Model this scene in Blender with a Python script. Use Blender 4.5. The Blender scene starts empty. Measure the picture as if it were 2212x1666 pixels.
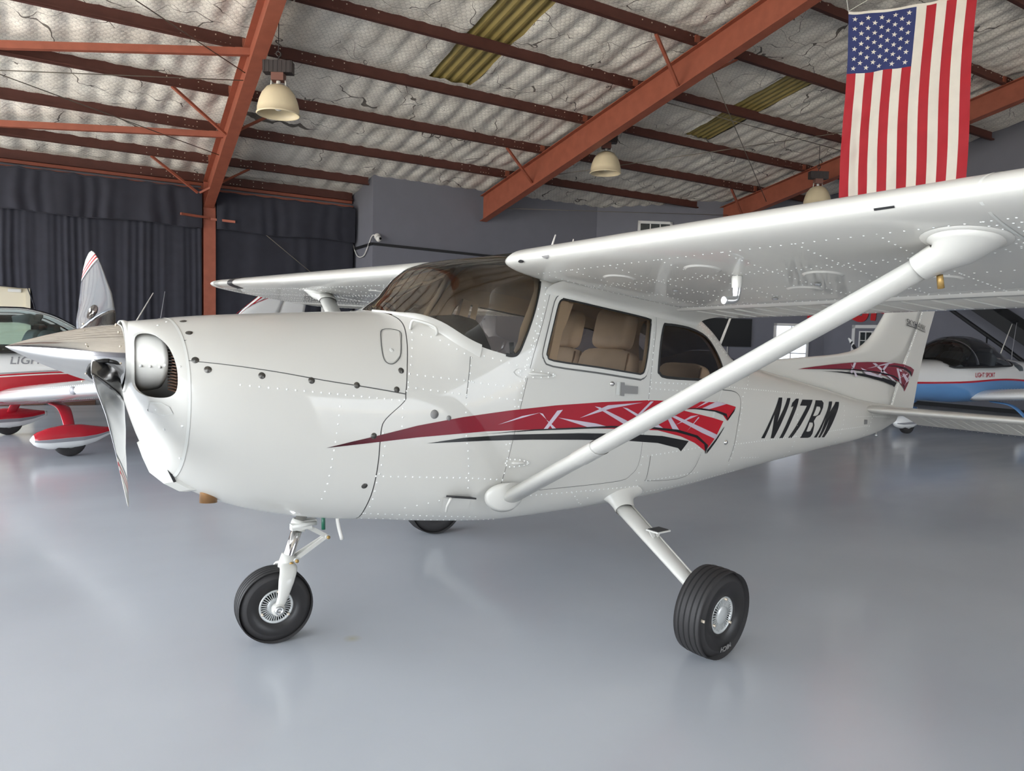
import bpy, bmesh, math, random
import numpy as np
from mathutils import Vector, Matrix
from mathutils.geometry import delaunay_2d_cdt
random.seed(7)
PI = math.pi
scene = bpy.context.scene
COL = scene.collection

# ------------------------------------------------------------------ camera
CAM = np.array([-1.3583, -3.5025, 1.5043])
YAW, PITCH, ROLL, FPX = 0.64189, -0.066716, 0.025339, 1605.26
def _axes():
    cy, sy, cp, sp = math.cos(YAW), math.sin(YAW), math.cos(PITCH), math.sin(PITCH)
    f = Vector((sy*cp, cy*cp, sp)); r = Vector((cy, -sy, 0)); u = r.cross(f)
    c, s = math.cos(ROLL), math.sin(ROLL)
    return r*c+u*s, u*c-r*s, f
cd = bpy.data.cameras.new('camera'); cam = bpy.data.objects.new('camera', cd); COL.objects.link(cam)
_r, _u, _f = _axes()
cam.matrix_world = Matrix(((_r.x, _u.x, -_f.x, CAM[0]), (_r.y, _u.y, -_f.y, CAM[1]), (_r.z, _u.z, -_f.z, CAM[2]), (0, 0, 0, 1)))
cd.sensor_fit = 'HORIZONTAL'; cd.sensor_width = 36.0; cd.lens = FPX/2212*36.0
cd.clip_start = 0.05; cd.clip_end = 400
scene.camera = cam

# ------------------------------------------------------------------ hangar frame (u along the purlins, v towards the curtained wall)
BE = -0.081
BX = Vector((math.cos(BE), math.sin(BE), 0)); BY = Vector((-math.sin(BE), math.cos(BE), 0))
ORG = Vector((-1.3583, -3.5025, 0))
def B(u, v, z=0.0): return ORG + BX*u + BY*v + Vector((0, 0, z))

# ------------------------------------------------------------------ world, sun and daylight
world = bpy.data.worlds.new('sky'); scene.world = world; world.use_nodes = True
nt = world.node_tree; nt.nodes.clear()
out = nt.nodes.new('ShaderNodeOutputWorld'); bg = nt.nodes.new('ShaderNodeBackground')
bg.inputs[0].default_value = (0.87, 0.93, 1.0, 1); bg.inputs[1].default_value = 3.0   # bright hazy sky
nt.links.new(bg.outputs[0], out.inputs[0])
sd = bpy.data.lights.new('sun', 'SUN'); sd.energy = 8.0; sd.angle = math.radians(0.6); sd.color = (1.0, 0.95, 0.88)
so = bpy.data.objects.new('sun', sd); COL.objects.link(so)
# the sun stands high over the roof behind the hangar, so it lights the apron outside the open door
_sdir = (BX*(-0.40) + BY*(0.25) + Vector((0, 0, -0.85))).normalized()
so.rotation_euler = _sdir.to_track_quat('-Z', 'Y').to_euler()
DOOR_U = -6.2
pl = bpy.data.lights.new('door_portal', 'AREA'); pl.shape = 'RECTANGLE'; pl.size = 30.0; pl.size_y = 5.6; pl.energy = 1.0
pl.cycles.is_portal = True
po = bpy.data.objects.new('door_portal', pl); COL.objects.link(po)
po.location = B(DOOR_U, 2.5, 2.85)
_z = -BX; _x = BY; _y = _z.cross(_x)
po.matrix_world = Matrix.Translation(B(DOOR_U, 2.5, 2.85)) @ Matrix((_x, _y, _z)).transposed().to_4x4()
pl2 = bpy.data.lights.new('side_portal', 'AREA'); pl2.shape = 'RECTANGLE'; pl2.size = 10.0; pl2.size_y = 4.0; pl2.energy = 1.0; pl2.cycles.is_portal = True  # samples the side opening added to brighten the back half
po2 = bpy.data.objects.new('side_portal', pl2); COL.objects.link(po2)
_z = -BY; _x = BX; _y = _z.cross(_x)
po2.matrix_world = Matrix.Translation(B(13.0, -15.0, 2.0)) @ Matrix((_x, _y, _z)).transposed().to_4x4()
vs = scene.view_settings
vs.view_transform = 'Standard'; vs.look = 'None'; vs.gamma = 1.0; vs.use_curve_mapping = False
vs.exposure = 1.47
scene.cycles.max_bounces = 6; scene.cycles.diffuse_bounces = 3; scene.cycles.glossy_bounces = 3; scene.cycles.transparent_max_bounces = 10; scene.cycles.caustics_reflective = False; scene.cycles.caustics_refractive = False

# ------------------------------------------------------------------ materials
M = {}
def srgb(r, g, b):
    f = lambda c: (c/255/12.92) if c/255 <= 0.04045 else ((c/255+0.055)/1.055)**2.4
    return (f(r), f(g), f(b), 1.0)
def mat(name, rgb, rough=0.5, metal=0.0, coat=0.0, noise=0.0, nscale=8.0, bump=0.0, bscale=60.0, spec=0.5, emit=None, estr=0.0, stretch=None, noise_rgb=None):
    m = bpy.data.materials.new(name); m.use_nodes = True; t = m.node_tree; b = t.nodes['Principled BSDF']
    c = srgb(*rgb); b.inputs['Base Color'].default_value = c
    b.inputs['Roughness'].default_value = rough; b.inputs['Metallic'].default_value = metal
    b.inputs['Coat Weight'].default_value = coat; b.inputs['Coat Roughness'].default_value = 0.04
    b.inputs['Specular IOR Level'].default_value = spec
    if emit: b.inputs['Emission Color'].default_value = srgb(*emit); b.inputs['Emission Strength'].default_value = estr
    tc = None
    if noise or bump:
        tc = t.nodes.new('ShaderNodeTexCoord'); src = tc.outputs['Object']
        if stretch:
            mp = t.nodes.new('ShaderNodeMapping'); mp.inputs['Scale'].default_value = stretch
            t.links.new(src, mp.inputs['Vector']); src = mp.outputs[0]
    if noise:
        n = t.nodes.new('ShaderNodeTexNoise'); n.inputs['Scale'].default_value = nscale; n.inputs['Detail'].default_value = 5
        t.links.new(src, n.inputs['Vector'])
        rp = t.nodes.new('ShaderNodeValToRGB'); lo = [x*(1-noise) for x in c[:3]]; hi = [min(1, x*(1+noise)) for x in c[:3]]
        if noise_rgb: lo = list(srgb(*noise_rgb))[:3]; hi = c[:3]
        rp.color_ramp.elements[0].position = 0.3; rp.color_ramp.elements[0].color = (*lo, 1)
        rp.color_ramp.elements[1].position = 0.7; rp.color_ramp.elements[1].color = (*hi, 1)
        t.links.new(n.outputs[0], rp.inputs[0]); t.links.new(rp.outputs[0], b.inputs['Base Color'])
    if bump:
        n2 = t.nodes.new('ShaderNodeTexNoise'); n2.inputs['Scale'].default_value = bscale; n2.inputs['Detail'].default_value = 3
        t.links.new(src, n2.inputs['Vector'])
        bp = t.nodes.new('ShaderNodeBump'); bp.inputs['Strength'].default_value = bump; bp.inputs['Distance'].default_value = 0.01
        t.links.new(n2.outputs[0], bp.inputs['Height']); t.links.new(bp.outputs[0], b.inputs['Normal'])
    M[name] = m
    return m
def glass(name, tint, rough=0.0, ior=1.45, gl=1.0):
    m = bpy.data.materials.new(name); m.use_nodes = True; t = m.node_tree; t.nodes.clear()
    o = t.nodes.new('ShaderNodeOutputMaterial'); mx = t.nodes.new('ShaderNodeMixShader')
    tr = t.nodes.new('ShaderNodeBsdfTransparent'); tr.inputs[0].default_value = (*tint, 1)
    g = t.nodes.new('ShaderNodeBsdfGlossy'); g.inputs['Roughness'].default_value = rough; g.inputs[0].default_value = (gl, gl, gl, 1)
    fr = t.nodes.new('ShaderNodeFresnel'); fr.inputs[0].default_value = ior
    t.links.new(fr.outputs[0], mx.inputs[0]); t.links.new(tr.outputs[0], mx.inputs[1]); t.links.new(g.outputs[0], mx.inputs[2]); t.links.new(mx.outputs[0], o.inputs[0])
    M[name] = m; return m

# ------------------------------------------------------------------ object helpers
def link(name, me, m=None, parent=None, smooth=False):
    o = bpy.data.objects.new(name, me); COL.objects.link(o)
    if m is not None:
        for mm in (m if isinstance(m, (list, tuple)) else [m]): me.materials.append(M[mm] if isinstance(mm, str) else mm)
    if parent is not None: o.parent = parent
    if smooth: me.polygons.foreach_set('use_smooth', [True]*len(me.polygons))
    return o
def tag(o, label, cat=None, group=None, kind=None):
    if label: o['label'] = label
    if cat: o['category'] = cat
    if group: o['group'] = group
    if kind: o['kind'] = kind
    return o
def empty(name, loc=(0, 0, 0), label=None, cat=None, group=None, kind=None, parent=None):
    o = bpy.data.objects.new(name, None); COL.objects.link(o); o.location = loc; o.empty_display_size = 0.1
    if parent is not None: o.parent = parent
    return tag(o, label, cat, group, kind)
def adopt(parent, *objs):
    """parent objects built in world space, keeping their place"""
    mi = Matrix.Translation(parent.location).inverted()
    for o in objs:
        o.parent = parent; o.matrix_parent_inverse = mi
class MB:
    """collects shapes; build() links them as one mesh object"""
    def __init__(s): s.v = []; s.f = []; s.sm = []; s.mi = []; s.cur = 0
    def add(s, vs, fs, smooth=False):
        k = len(s.v); s.v += [tuple(p) for p in vs]
        for f in fs: s.f.append([i+k for i in f]); s.sm.append(smooth); s.mi.append(s.cur)
        return s
    def box(s, c, size, ax=None):
        c = Vector(c); a = ax or (Vector((1, 0, 0)), Vector((0, 1, 0)), Vector((0, 0, 1)))
        h = [x/2 for x in size]; vs = []
        for sx in (-1, 1):
            for sy in (-1, 1):
                for sz in (-1, 1): vs.append(c + a[0]*(sx*h[0]) + a[1]*(sy*h[1]) + a[2]*(sz*h[2]))
        return s.add(vs, [(0, 1, 3, 2), (4, 6, 7, 5), (0, 4, 5, 1), (2, 3, 7, 6), (0, 2, 6, 4), (1, 5, 7, 3)])
    def hexa(s, p):   # 8 corners: bottom 4, top 4
        return s.add(p, [(3, 2, 1, 0), (4, 5, 6, 7), (0, 1, 5, 4), (1, 2, 6, 5), (2, 3, 7, 6), (3, 0, 4, 7)])
    def bar(s, a, b, w, h, up=Vector((0, 0, 1))):
        a, b = Vector(a), Vector(b); d = (b-a).normalized(); sd_ = d.cross(up)
        if sd_.length < 1e-4: sd_ = d.cross(Vector((1, 0, 0)))
        sd_.normalize(); u2 = sd_.cross(d)
        return s.box((a+b)/2, ((b-a).length, w, h), (d, sd_, u2))
    def tube(s, pts, r, n=10, cap=True, smooth=True, squash=None):
        pts = [Vector(p) for p in pts]; rs = r if isinstance(r, (list, tuple)) else [r]*len(pts)
        rings = []; prev = None
        for i, p in enumerate(pts):
            d = (pts[min(i+1, len(pts)-1)]-pts[max(i-1, 0)]).normalized()
            if prev is None:
                a = Vector((0, 0, 1)) if abs(d.z) < .9 else Vector((1, 0, 0)); sx = d.cross(a).normalized()
            else: sx = (prev - d*prev.dot(d)).normalized()
            prev = sx; sy = d.cross(sx)
            rings.append([p + sx*(math.cos(t*2*PI/n)*rs[i]) + sy*(math.sin(t*2*PI/n)*rs[i]*(squash or 1)) for t in range(n)])
        return s.loft(rings, True, cap, smooth)
    def loft(s, rings, closed=True, cap=True, smooth=True):
        n = len(rings[0]); vs = [p for r in rings for p in r]; fs = []
        for i in range(len(rings)-1):
            for j in range(n if closed else n-1):
                k = (j+1) % n; fs.append((i*n+j, i*n+k, (i+1)*n+k, (i+1)*n+j))
        s.add(vs, fs, smooth)
        if cap and closed:
            k = len(s.v)-len(vs); s.f.append([k+j for j in range(n)][::-1]); s.sm.append(False); s.mi.append(s.cur)
            s.f.append([k+(len(rings)-1)*n+j for j in range(n)]); s.sm.append(False); s.mi.append(s.cur)
        return s
    def lathe(s, prof, o, ax, n=32, smooth=True, cap=False):
        """prof: (r, t) pairs, t along ax from o"""
        o, ax = Vector(o), Vector(ax).normalized(); a = Vector((0, 0, 1)) if abs(ax.z) < .9 else Vector((1, 0, 0))
        x = ax.cross(a).normalized(); y = ax.cross(x)
        return s.loft([[o + ax*t + x*(r*math.cos(k*2*PI/n)) + y*(r*math.sin(k*2*PI/n)) for k in range(n)] for r, t in prof], True, cap, smooth)
    def ball(s, c, r, n=10, m=6, scale=(1, 1, 1), ax=None):
        c = Vector(c); rings = []
        for i in range(m+1):
            ph = PI*i/m; q = []
            for j in range(n):
                th = 2*PI*j/n; p = Vector((math.sin(ph)*math.cos(th)*scale[0], math.sin(ph)*math.sin(th)*scale[1], math.cos(ph)*scale[2]))*r
                if ax: p = ax[0]*p.x + ax[1]*p.y + ax[2]*p.z
                q.append(c+p)
            rings.append(q)
        return s.loft(rings, True, False, True)
    def prism(s, poly, ext, smooth=False):
        """poly: 3D points of a planar outline, ext: extrusion vector"""
        n = len(poly); e = Vector(ext); vs = [Vector(p) for p in poly] + [Vector(p)+e for p in poly]
        return s.add(vs, [list(range(n))[::-1], list(range(n, 2*n))] + [(i, (i+1) % n, (i+1) % n + n, i+n) for i in range(n)], smooth)
    def build(s, name, m=None, parent=None, loc=None, fix=False, weld=False):
        me = bpy.data.meshes.new(name); me.from_pydata(s.v, [], s.f)
        me.polygons.foreach_set('use_smooth', s.sm)
        if any(s.mi): me.polygons.foreach_set('material_index', s.mi)
        me.update()
        if fix or weld:
            bm = bmesh.new(); bm.from_mesh(me)
            if weld: bmesh.ops.remove_doubles(bm, verts=bm.verts, dist=1e-5)
            bmesh.ops.recalc_face_normals(bm, faces=bm.faces); bm.to_mesh(me); bm.free()
        if loc is not None:
            me.transform(Matrix.Translation(-Vector(loc)))
        o = link(name, me, m, parent)
        if loc is not None: o.location = loc
        return o
def copy_tree(o, parent=None):
    c = o.copy(); COL.objects.link(c); c.parent = parent
    for ch in list(o.children): copy_tree(ch, c)
    return c
def catmull(pts, n=8, closed=False):
    P = [np.array(p, float) for p in pts]; N = len(P); outp = []
    for i in range(N if closed else N-1):
        p0 = P[(i-1) % N] if closed or i > 0 else 2*P[0]-P[1]
        p1, p2 = P[i], P[(i+1) % N]
        p3 = P[(i+2) % N] if closed or i+2 < N else 2*P[-1]-P[-2]
        for k in range(n):
            t = k/n
            outp.append(0.5*((2*p1)+(-p0+p2)*t+(2*p0-5*p1+4*p2-p3)*t*t+(-p0+3*p1-3*p2+p3)*t**3))
    if not closed: outp.append(P[-1])
    return outp
def text_mesh(s, size=1.0, extrude=0.0, shear=0.0, bold=0.0):
    cu = bpy.data.curves.new('lettering', 'FONT'); cu.body = s; cu.size = size; cu.extrude = extrude; cu.shear = shear; cu.offset = bold
    ob = bpy.data.objects.new('lettering', cu); COL.objects.link(ob)
    dg = bpy.context.evaluated_depsgraph_get(); dg.update()
    me = bpy.data.meshes.new_from_object(ob.evaluated_get(dg)); bpy.data.objects.remove(ob); bpy.data.curves.remove(cu)
    return me
def inpoly(pts, poly):
    pts = np.asarray(pts); x, y = pts[:, 0], pts[:, 1]; poly = np.asarray(poly); r = np.zeros(len(pts), bool)
    x1, y1 = poly[:, 0], poly[:, 1]; x2, y2 = np.roll(x1, -1), np.roll(y1, -1)
    for a, b, c, d in zip(x1, y1, x2, y2):
        cond = (b > y) != (d > y)
        if b != d: r ^= cond & (x < (c-a)*(y-b)/(d-b)+a)
    return r
# ================================================================== HANGAR
mat('floor_epoxy', (184, 188, 194), rough=0.22, noise=0.04, nscale=0.9, spec=0.75)
mat('apron', (200, 194, 184), rough=0.9, noise=0.06, nscale=2)
mat('grey_wall', (112, 112, 120), rough=0.75, noise=0.03, nscale=3, bump=0.08, bscale=90)
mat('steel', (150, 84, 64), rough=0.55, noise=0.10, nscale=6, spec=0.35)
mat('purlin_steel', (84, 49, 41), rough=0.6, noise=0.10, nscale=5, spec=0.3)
mat('bolt_and_hole_light', (214, 200, 180), rough=0.4, metal=0.3)  # pale metal; also colours the painted light dots on the purlins
mat('curtain', (44, 44, 52), rough=0.92, noise=0.12, nscale=5, bump=0.1, bscale=300)
mat('beige_paint', (205, 195, 172), rough=0.5)
mat('white_trim', (218, 216, 212), rough=0.45)
mat('dark_pane', (52, 56, 56), rough=0.08, noise=0.25, nscale=14)
mat('black_rubber', (22, 22, 24), rough=0.6)
mat('black_gloss', (8, 8, 10), rough=0.35, spec=0.12)
mat('skylight', (150, 132, 78), rough=0.45, noise=0.12, nscale=4)
mat('wire', (120, 112, 100), rough=0.5, metal=0.4)
mat('white_plastic', (215, 212, 205), rough=0.4)
mat('wicker', (92, 62, 46), rough=0.7)
mat('red_paint', (168, 24, 32), rough=0.4)
mat('wall_red', (190, 22, 28), rough=0.55)
mat('office_light', (235, 240, 250), rough=0.5, emit=(232, 240, 255), estr=0.55)
def ceiling_material():
    m = bpy.data.materials.new('insulation'); m.use_nodes = True; t = m.node_tree; b = t.nodes['Principled BSDF']; L = t.links.new
    N = t.nodes.new
    tc = N('ShaderNodeTexCoord')
    def vm(op, a, bb=None, c=None):
        n = N('ShaderNodeVectorMath'); n.operation = op
        for i, x in enumerate((a, bb, c)):
            if x is None: continue
            if isinstance(x, tuple): n.inputs[i].default_value = x
            else: L(x, n.inputs[i])
        return n
    def mm(op, a, bb=None, c=None):
        n = N('ShaderNodeMath'); n.operation = op
        for i, x in enumerate((a, bb, c)):
            if x is None: continue
            if isinstance(x, (int, float)): n.inputs[i].default_value = x
            else: L(x, n.inputs[i])
        return n.outputs[0]
    # chicken wire: hexagon edge distance in the plane of the roof
    p = vm('MULTIPLY_ADD', tc.outputs['Object'], (11.5, 13.5, 0.0), (1000.0, 1000.0, 0.0)).outputs[0]
    def cell(off):
        q = vm('ADD', p, off).outputs[0]; w = vm('WRAP', q, (1.0, 1.7320508, 1.0), (0.0, 0.0, 0.0)).outputs[0]
        return vm('SUBTRACT', w, (0.5, 0.8660254, 0.0)).outputs[0]
    a = cell((0, 0, 0)); c2 = cell((0.5, 0.8660254, 0))
    da = vm('DOT_PRODUCT', a, a).outputs['Value']; db = vm('DOT_PRODUCT', c2, c2).outputs['Value']
    sel = mm('LESS_THAN', da, db)
    mx = N('ShaderNodeMix'); mx.data_type = 'VECTOR'; L(sel, mx.inputs[0]); L(c2, mx.inputs[4]); L(a, mx.inputs[5])
    ab = vm('ABSOLUTE', mx.outputs[1]).outputs[0]
    dd = vm('DOT_PRODUCT', ab, (0.5, 0.8660254, 0)).outputs['Value']
    sx = N('ShaderNodeSeparateXYZ'); L(ab, sx.inputs[0])
    hd = mm('MAXIMUM', sx.outputs[0], dd)
    wire = mm('GREATER_THAN', hd, 0.452)
    # slack wires and tears
    nz = N('ShaderNodeTexNoise'); nz.inputs['Scale'].default_value = 1.3; nz.inputs['Detail'].default_value = 2.5; L(tc.outputs['Object'], nz.inputs['Vector'])
    wp = vm('MULTIPLY_ADD', nz.outputs['Color'], (1.1, 1.1, 0.0), tc.outputs['Object']).outputs[0]
    wp2 = vm('MULTIPLY', wp, (0.55, 0.95, 0.0)).outputs[0]
    vo = N('ShaderNodeTexVoronoi'); vo.feature = 'DISTANCE_TO_EDGE'; vo.inputs['Scale'].default_value = 1.5; L(wp2, vo.inputs['Vector'])
    n3 = N('ShaderNodeTexNoise'); n3.inputs['Scale'].default_value = 1.1; L(tc.outputs['Object'], n3.inputs['Vector'])
    wd = mm('MULTIPLY', mm('SUBTRACT', n3.outputs[0], 0.36), 0.030)
    crack = mm('LESS_THAN', vo.outputs['Distance'], wd)
    # cloth tone
    n4 = N('ShaderNodeTexNoise'); n4.inputs['Scale'].default_value = 2.2; n4.inputs['Detail'].default_value = 6; L(tc.outputs['Object'], n4.inputs['Vector'])
    rp = N('ShaderNodeValToRGB'); L(n4.outputs[0], rp.inputs[0])
    rp.color_ramp.elements[0].position = .3; rp.color_ramp.elements[0].color = srgb(214, 206, 194)
    rp.color_ramp.elements[1].position = .7; rp.color_ramp.elements[1].color = srgb(244, 238, 226)
    m1 = N('ShaderNodeMixRGB'); L(mm('MULTIPLY', wire, 0.34), m1.inputs[0]); L(rp.outputs[0], m1.inputs[1]); m1.inputs[2].default_value = srgb(96, 84, 72)
    m2 = N('ShaderNodeMixRGB'); L(mm('MULTIPLY', crack, 0.85), m2.inputs[0]); L(m1.outputs[0], m2.inputs[1]); m2.inputs[2].default_value = srgb(62, 48, 38)
    L(m2.outputs[0], b.inputs['Base Color']); b.inputs['Roughness'].default_value = 0.8
    # soft quilting relief
    n5 = N('ShaderNodeTexNoise'); n5.inputs['Scale'].default_value = 5.0; n5.inputs['Detail'].default_value = 4; L(tc.outputs['Object'], n5.inputs['Vector'])
    hh = mm('ADD', n5.outputs[0], mm('MULTIPLY', hd, -0.25))
    bp = N('ShaderNodeBump'); bp.inputs['Strength'].default_value = 0.55; bp.inputs['Distance'].default_value = 0.05; L(hh, bp.inputs['Height']); L(bp.outputs[0], b.inputs['Normal'])
    M['insulation'] = m
ceiling_material()
def floor_material():
    m = M['floor_epoxy']; t = m.node_tree; b = t.nodes['Principled BSDF']; N = t.nodes.new; L = t.links.new
    tc = N('ShaderNodeTexCoord')
    mp = N('ShaderNodeMapping'); mp.inputs['Scale'].default_value = (0.5, 2.0, 1); mp.inputs['Rotation'].default_value = (0, 0, 0.35); L(tc.outputs['Object'], mp.inputs['Vector'])
    n = N('ShaderNodeTexNoise'); n.inputs['Scale'].default_value = 0.9; n.inputs['Detail'].default_value = 3; L(mp.outputs[0], n.inputs['Vector'])
    rp = N('ShaderNodeValToRGB'); L(n.outputs[0], rp.inputs[0])
    rp.color_ramp.elements[0].position = .35; rp.color_ramp.elements[0].color = (.15,)*3+(1,); rp.color_ramp.elements[1].position = .75; rp.color_ramp.elements[1].color = (.24,)*3+(1,)
    L(rp.outputs[0], b.inputs['Roughness'])
    # specks of grit
    vo = N('ShaderNodeTexVoronoi'); vo.inputs['Scale'].default_value = 2.6; L(tc.outputs['Object'], vo.inputs['Vector'])
    n2 = N('ShaderNodeTexNoise'); n2.inputs['Scale'].default_value = 26; L(tc.outputs['Object'], n2.inputs['Vector'])
    th = N('ShaderNodeMath'); th.operation = 'MULTIPLY'; L(n2.outputs[0], th.inputs[0]); th.inputs[1].default_value = 0.012
    lt = N('ShaderNodeMath'); lt.operation = 'LESS_THAN'; L(vo.outputs['Distance'], lt.inputs[0]); L(th.outputs[0], lt.inputs[1])
    k = N('ShaderNodeMath'); k.operation = 'MULTIPLY'; L(lt.outputs[0], k.inputs[0]); k.inputs[1].default_value = .35
    src = b.inputs['Base Color'].links[0].from_socket
    mx = N('ShaderNodeMixRGB'); L(k.outputs[0], mx.inputs[0]); L(src, mx.inputs[1]); mx.inputs[2].default_value = srgb(96, 92, 84)
    # faint yellow oil stain beside the nose wheel
    sb = N('ShaderNodeVectorMath'); sb.operation = 'DISTANCE'; L(tc.outputs['Object'], sb.inputs[0]); sb.inputs[1].default_value = OIL
    r2 = N('ShaderNodeValToRGB'); L(sb.outputs['Value'], r2.inputs[0]); r2.color_ramp.elements[0].position = 0.0; r2.color_ramp.elements[0].color = (.45,)*3+(1,)
    r2.color_ramp.elements[1].position = 0.05; r2.color_ramp.elements[1].color = (0, 0, 0, 1)
    my = N('ShaderNodeMixRGB'); L(r2.outputs[0], my.inputs[0]); L(mx.outputs[0], my.inputs[1]); my.inputs[2].default_value = srgb(172, 160, 96)
    L(my.outputs[0], b.inputs['Base Color'])
def bplace(o):
    o.location = ORG; o.rotation_euler = (0, 0, BE); return o
def bstruct(mb, name, m, label=None, kind='structure', fix=False):
    o = bplace(mb.build(name, m, fix=fix)); tag(o, label, None, None, kind); return o
BINV = Matrix.Rotation(-BE, 4, 'Z') @ Matrix.Translation(-ORG)
_ol = BINV @ Vector((0.17, -0.20, 0)); OIL = (_ol.x, _ol.y, 0)
floor_material()
H0, SL = 8.44, 0.20                       # underside of the roof: z = H0 - SL*v
RIDGE_V = -1.5
def deck(v): return H0 - SL*v if v >= RIDGE_V else H0 - SL*RIDGE_V - SL*(RIDGE_V-v)
WV = 17.9                                  # curtained wall
UB = 19.0                                  # back wall
NV = -15.0
# floor and apron
bstruct(MB().box(((DOOR_U+UB+.3)/2, 1.6, -0.1), (UB+.3-DOOR_U, 33.8, 0.2)), 'floor', 'floor_epoxy', 'glossy grey blue epoxy hangar floor')
bstruct(MB().box((DOOR_U-30.2, 1.5, -0.15), (60.0, 120, 0.2)), 'ground', 'apron', 'pale concrete apron outside the open hangar door')
# ceiling blanket
def ceiling():
    us = np.arange(DOOR_U, UB+0.3, 0.075); vs_ = np.arange(RIDGE_V, WV+0.2, 0.16)
    U, V = np.meshgrid(us, vs_, indexing='ij')
    rng = np.random.RandomState(3)
    w = np.abs(np.sin((U + 0.03*np.sin(V*1.7) + 0.04*np.sin(V*0.6+U*2))*PI/0.38))
    dp = np.min(np.abs(V[..., None]-np.array([17.72, 16.66, 15.19, 13.74, 12.24, 10.75, 9.23, 7.7, 6.2, 4.7, 3.2, 1.7, .2, -1.3])), -1)
    sag = np.clip(dp/0.35, 0, 1)**0.7
    Z = H0-SL*V - 0.004 - 0.06*w*sag*(0.6+0.4*np.sin(U*1.3+V*2.1)**2) - 0.02*sag*np.sin(U*5.1+np.sin(V*3)*2)**2
    Z += rng.uniform(-0.006, 0.006, Z.shape)
    n, k = U.shape
    vsx = np.stack([U.ravel(), V.ravel(), Z.ravel()], 1)
    idx = np.arange(n*k).reshape(n, k)
    q = np.stack([idx[:-1, :-1].ravel(), idx[:-1, 1:].ravel(), idx[1:, 1:].ravel(), idx[1:, :-1].ravel()], 1)
    # leave the translucent panels open
    cu, cv = (U[:-1, :-1]+.0375).ravel(), (V[:-1, :-1]+.08).ravel()
    hole = ((cu > 5.7) & (cu < 6.56) & (cv > 5.2) & (cv < 12.15)) | ((cu > 11.9) & (cu < 12.6) & (cv > 9.3) & (cv < 12.05))
    q = q[~hole]
    me = bpy.data.meshes.new('ceiling'); me.from_pydata(vsx.tolist(), [], q.tolist()); me.update()
    o = link('ceiling', me, 'insulation', None, True); bplace(o)
    tag(o, 'pale quilted insulation under chicken wire on the sloping roof', None, None, 'structure'); return o
ceil = ceiling()
def cpart(mb, name, m, kind=None, label=None):
    o = mb.build(name, m, ceil); tag(o, label, None, None, kind); return o
# metal roof sheet over it
MB_ = MB(); MB_.add([(DOOR_U, RIDGE_V, H0-SL*RIDGE_V+.06), (UB+.3, RIDGE_V, H0-SL*RIDGE_V+.06), (UB+.3, WV+.3, deck(WV+.3)+.06), (DOOR_U, WV+.3, deck(WV+.3)+.06),
           (DOOR_U, NV, deck(NV)+.06), (UB+.3, NV, deck(NV)+.06)], [(0, 1, 2, 3), (4, 5, 1, 0)])
cpart(MB_, 'roof_sheet', 'insulation')
def skylight(u0, u1, v0, v1):
    mb = MB(); n = 5; rings = []
    for v in (v0, v1):
        r = []
        for i in range(n*8+1):
            t = i/(n*8); u = u0+(u1-u0)*t; ph = (i % 8)/8
            h = 0.0 if ph < .35 else (0.05 if .5 < ph < .85 else 0.025)
            r.append((u, v, deck(v)-0.005+h))
        rings.append(r)
    mb.loft(rings, False, False, False)
    return cpart(mb, 'skylight_panel', 'skylight', label='olive translucent corrugated roof panel')
skylight(5.66, 6.6, 5.1, 12.25); skylight(11.86, 12.64, 9.2, 12.15)
# purlins (Z sections)
PV = [17.72, 16.66, 15.19, 13.74, 12.24, 10.75, 9.23, 7.7, 6.2, 4.7, 3.2, 1.7]
FR = [3.0, 9.3, 16.2]
def wall_u(v):                             # where the office walls stop a purlin
    if v > 16.5: return 6.4
    return 12.99 + (16.47-v)/0.507 if v > 13.42 else UB
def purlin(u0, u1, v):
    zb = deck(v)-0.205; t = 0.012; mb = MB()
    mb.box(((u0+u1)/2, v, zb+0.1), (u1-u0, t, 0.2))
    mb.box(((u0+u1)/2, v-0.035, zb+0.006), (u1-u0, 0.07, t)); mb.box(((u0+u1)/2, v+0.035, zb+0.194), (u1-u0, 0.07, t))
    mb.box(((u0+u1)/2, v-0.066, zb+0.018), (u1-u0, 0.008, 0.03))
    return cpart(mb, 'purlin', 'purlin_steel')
hole_lights = MB()  # pale boxes painted as light coming through the purlin holes
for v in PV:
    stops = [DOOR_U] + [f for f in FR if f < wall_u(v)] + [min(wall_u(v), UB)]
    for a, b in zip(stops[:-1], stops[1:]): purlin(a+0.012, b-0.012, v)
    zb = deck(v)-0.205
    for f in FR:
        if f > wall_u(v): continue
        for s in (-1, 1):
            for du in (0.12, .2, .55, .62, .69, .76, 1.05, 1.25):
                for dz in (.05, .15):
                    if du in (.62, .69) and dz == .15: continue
                    hole_lights.box((f+s*du, v-0.008, zb+dz), (.016, .012, .016))
cpart(hole_lights, 'hole_light_row', 'bolt_and_hole_light', 'stuff')
mb = MB()   # eave strut and base angle
for a, b in ((DOOR_U, FR[0]-.02), (FR[0]+.02, 6.4)):
    mb.box(((a+b)/2, WV-0.12, deck(WV)-0.13), (b-a, 0.05, 0.2)); mb.box(((a+b)/2, WV-0.2, deck(WV)-0.33), (b-a, 0.09, 0.07))
cpart(mb, 'eave_strut', 'steel')
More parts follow.
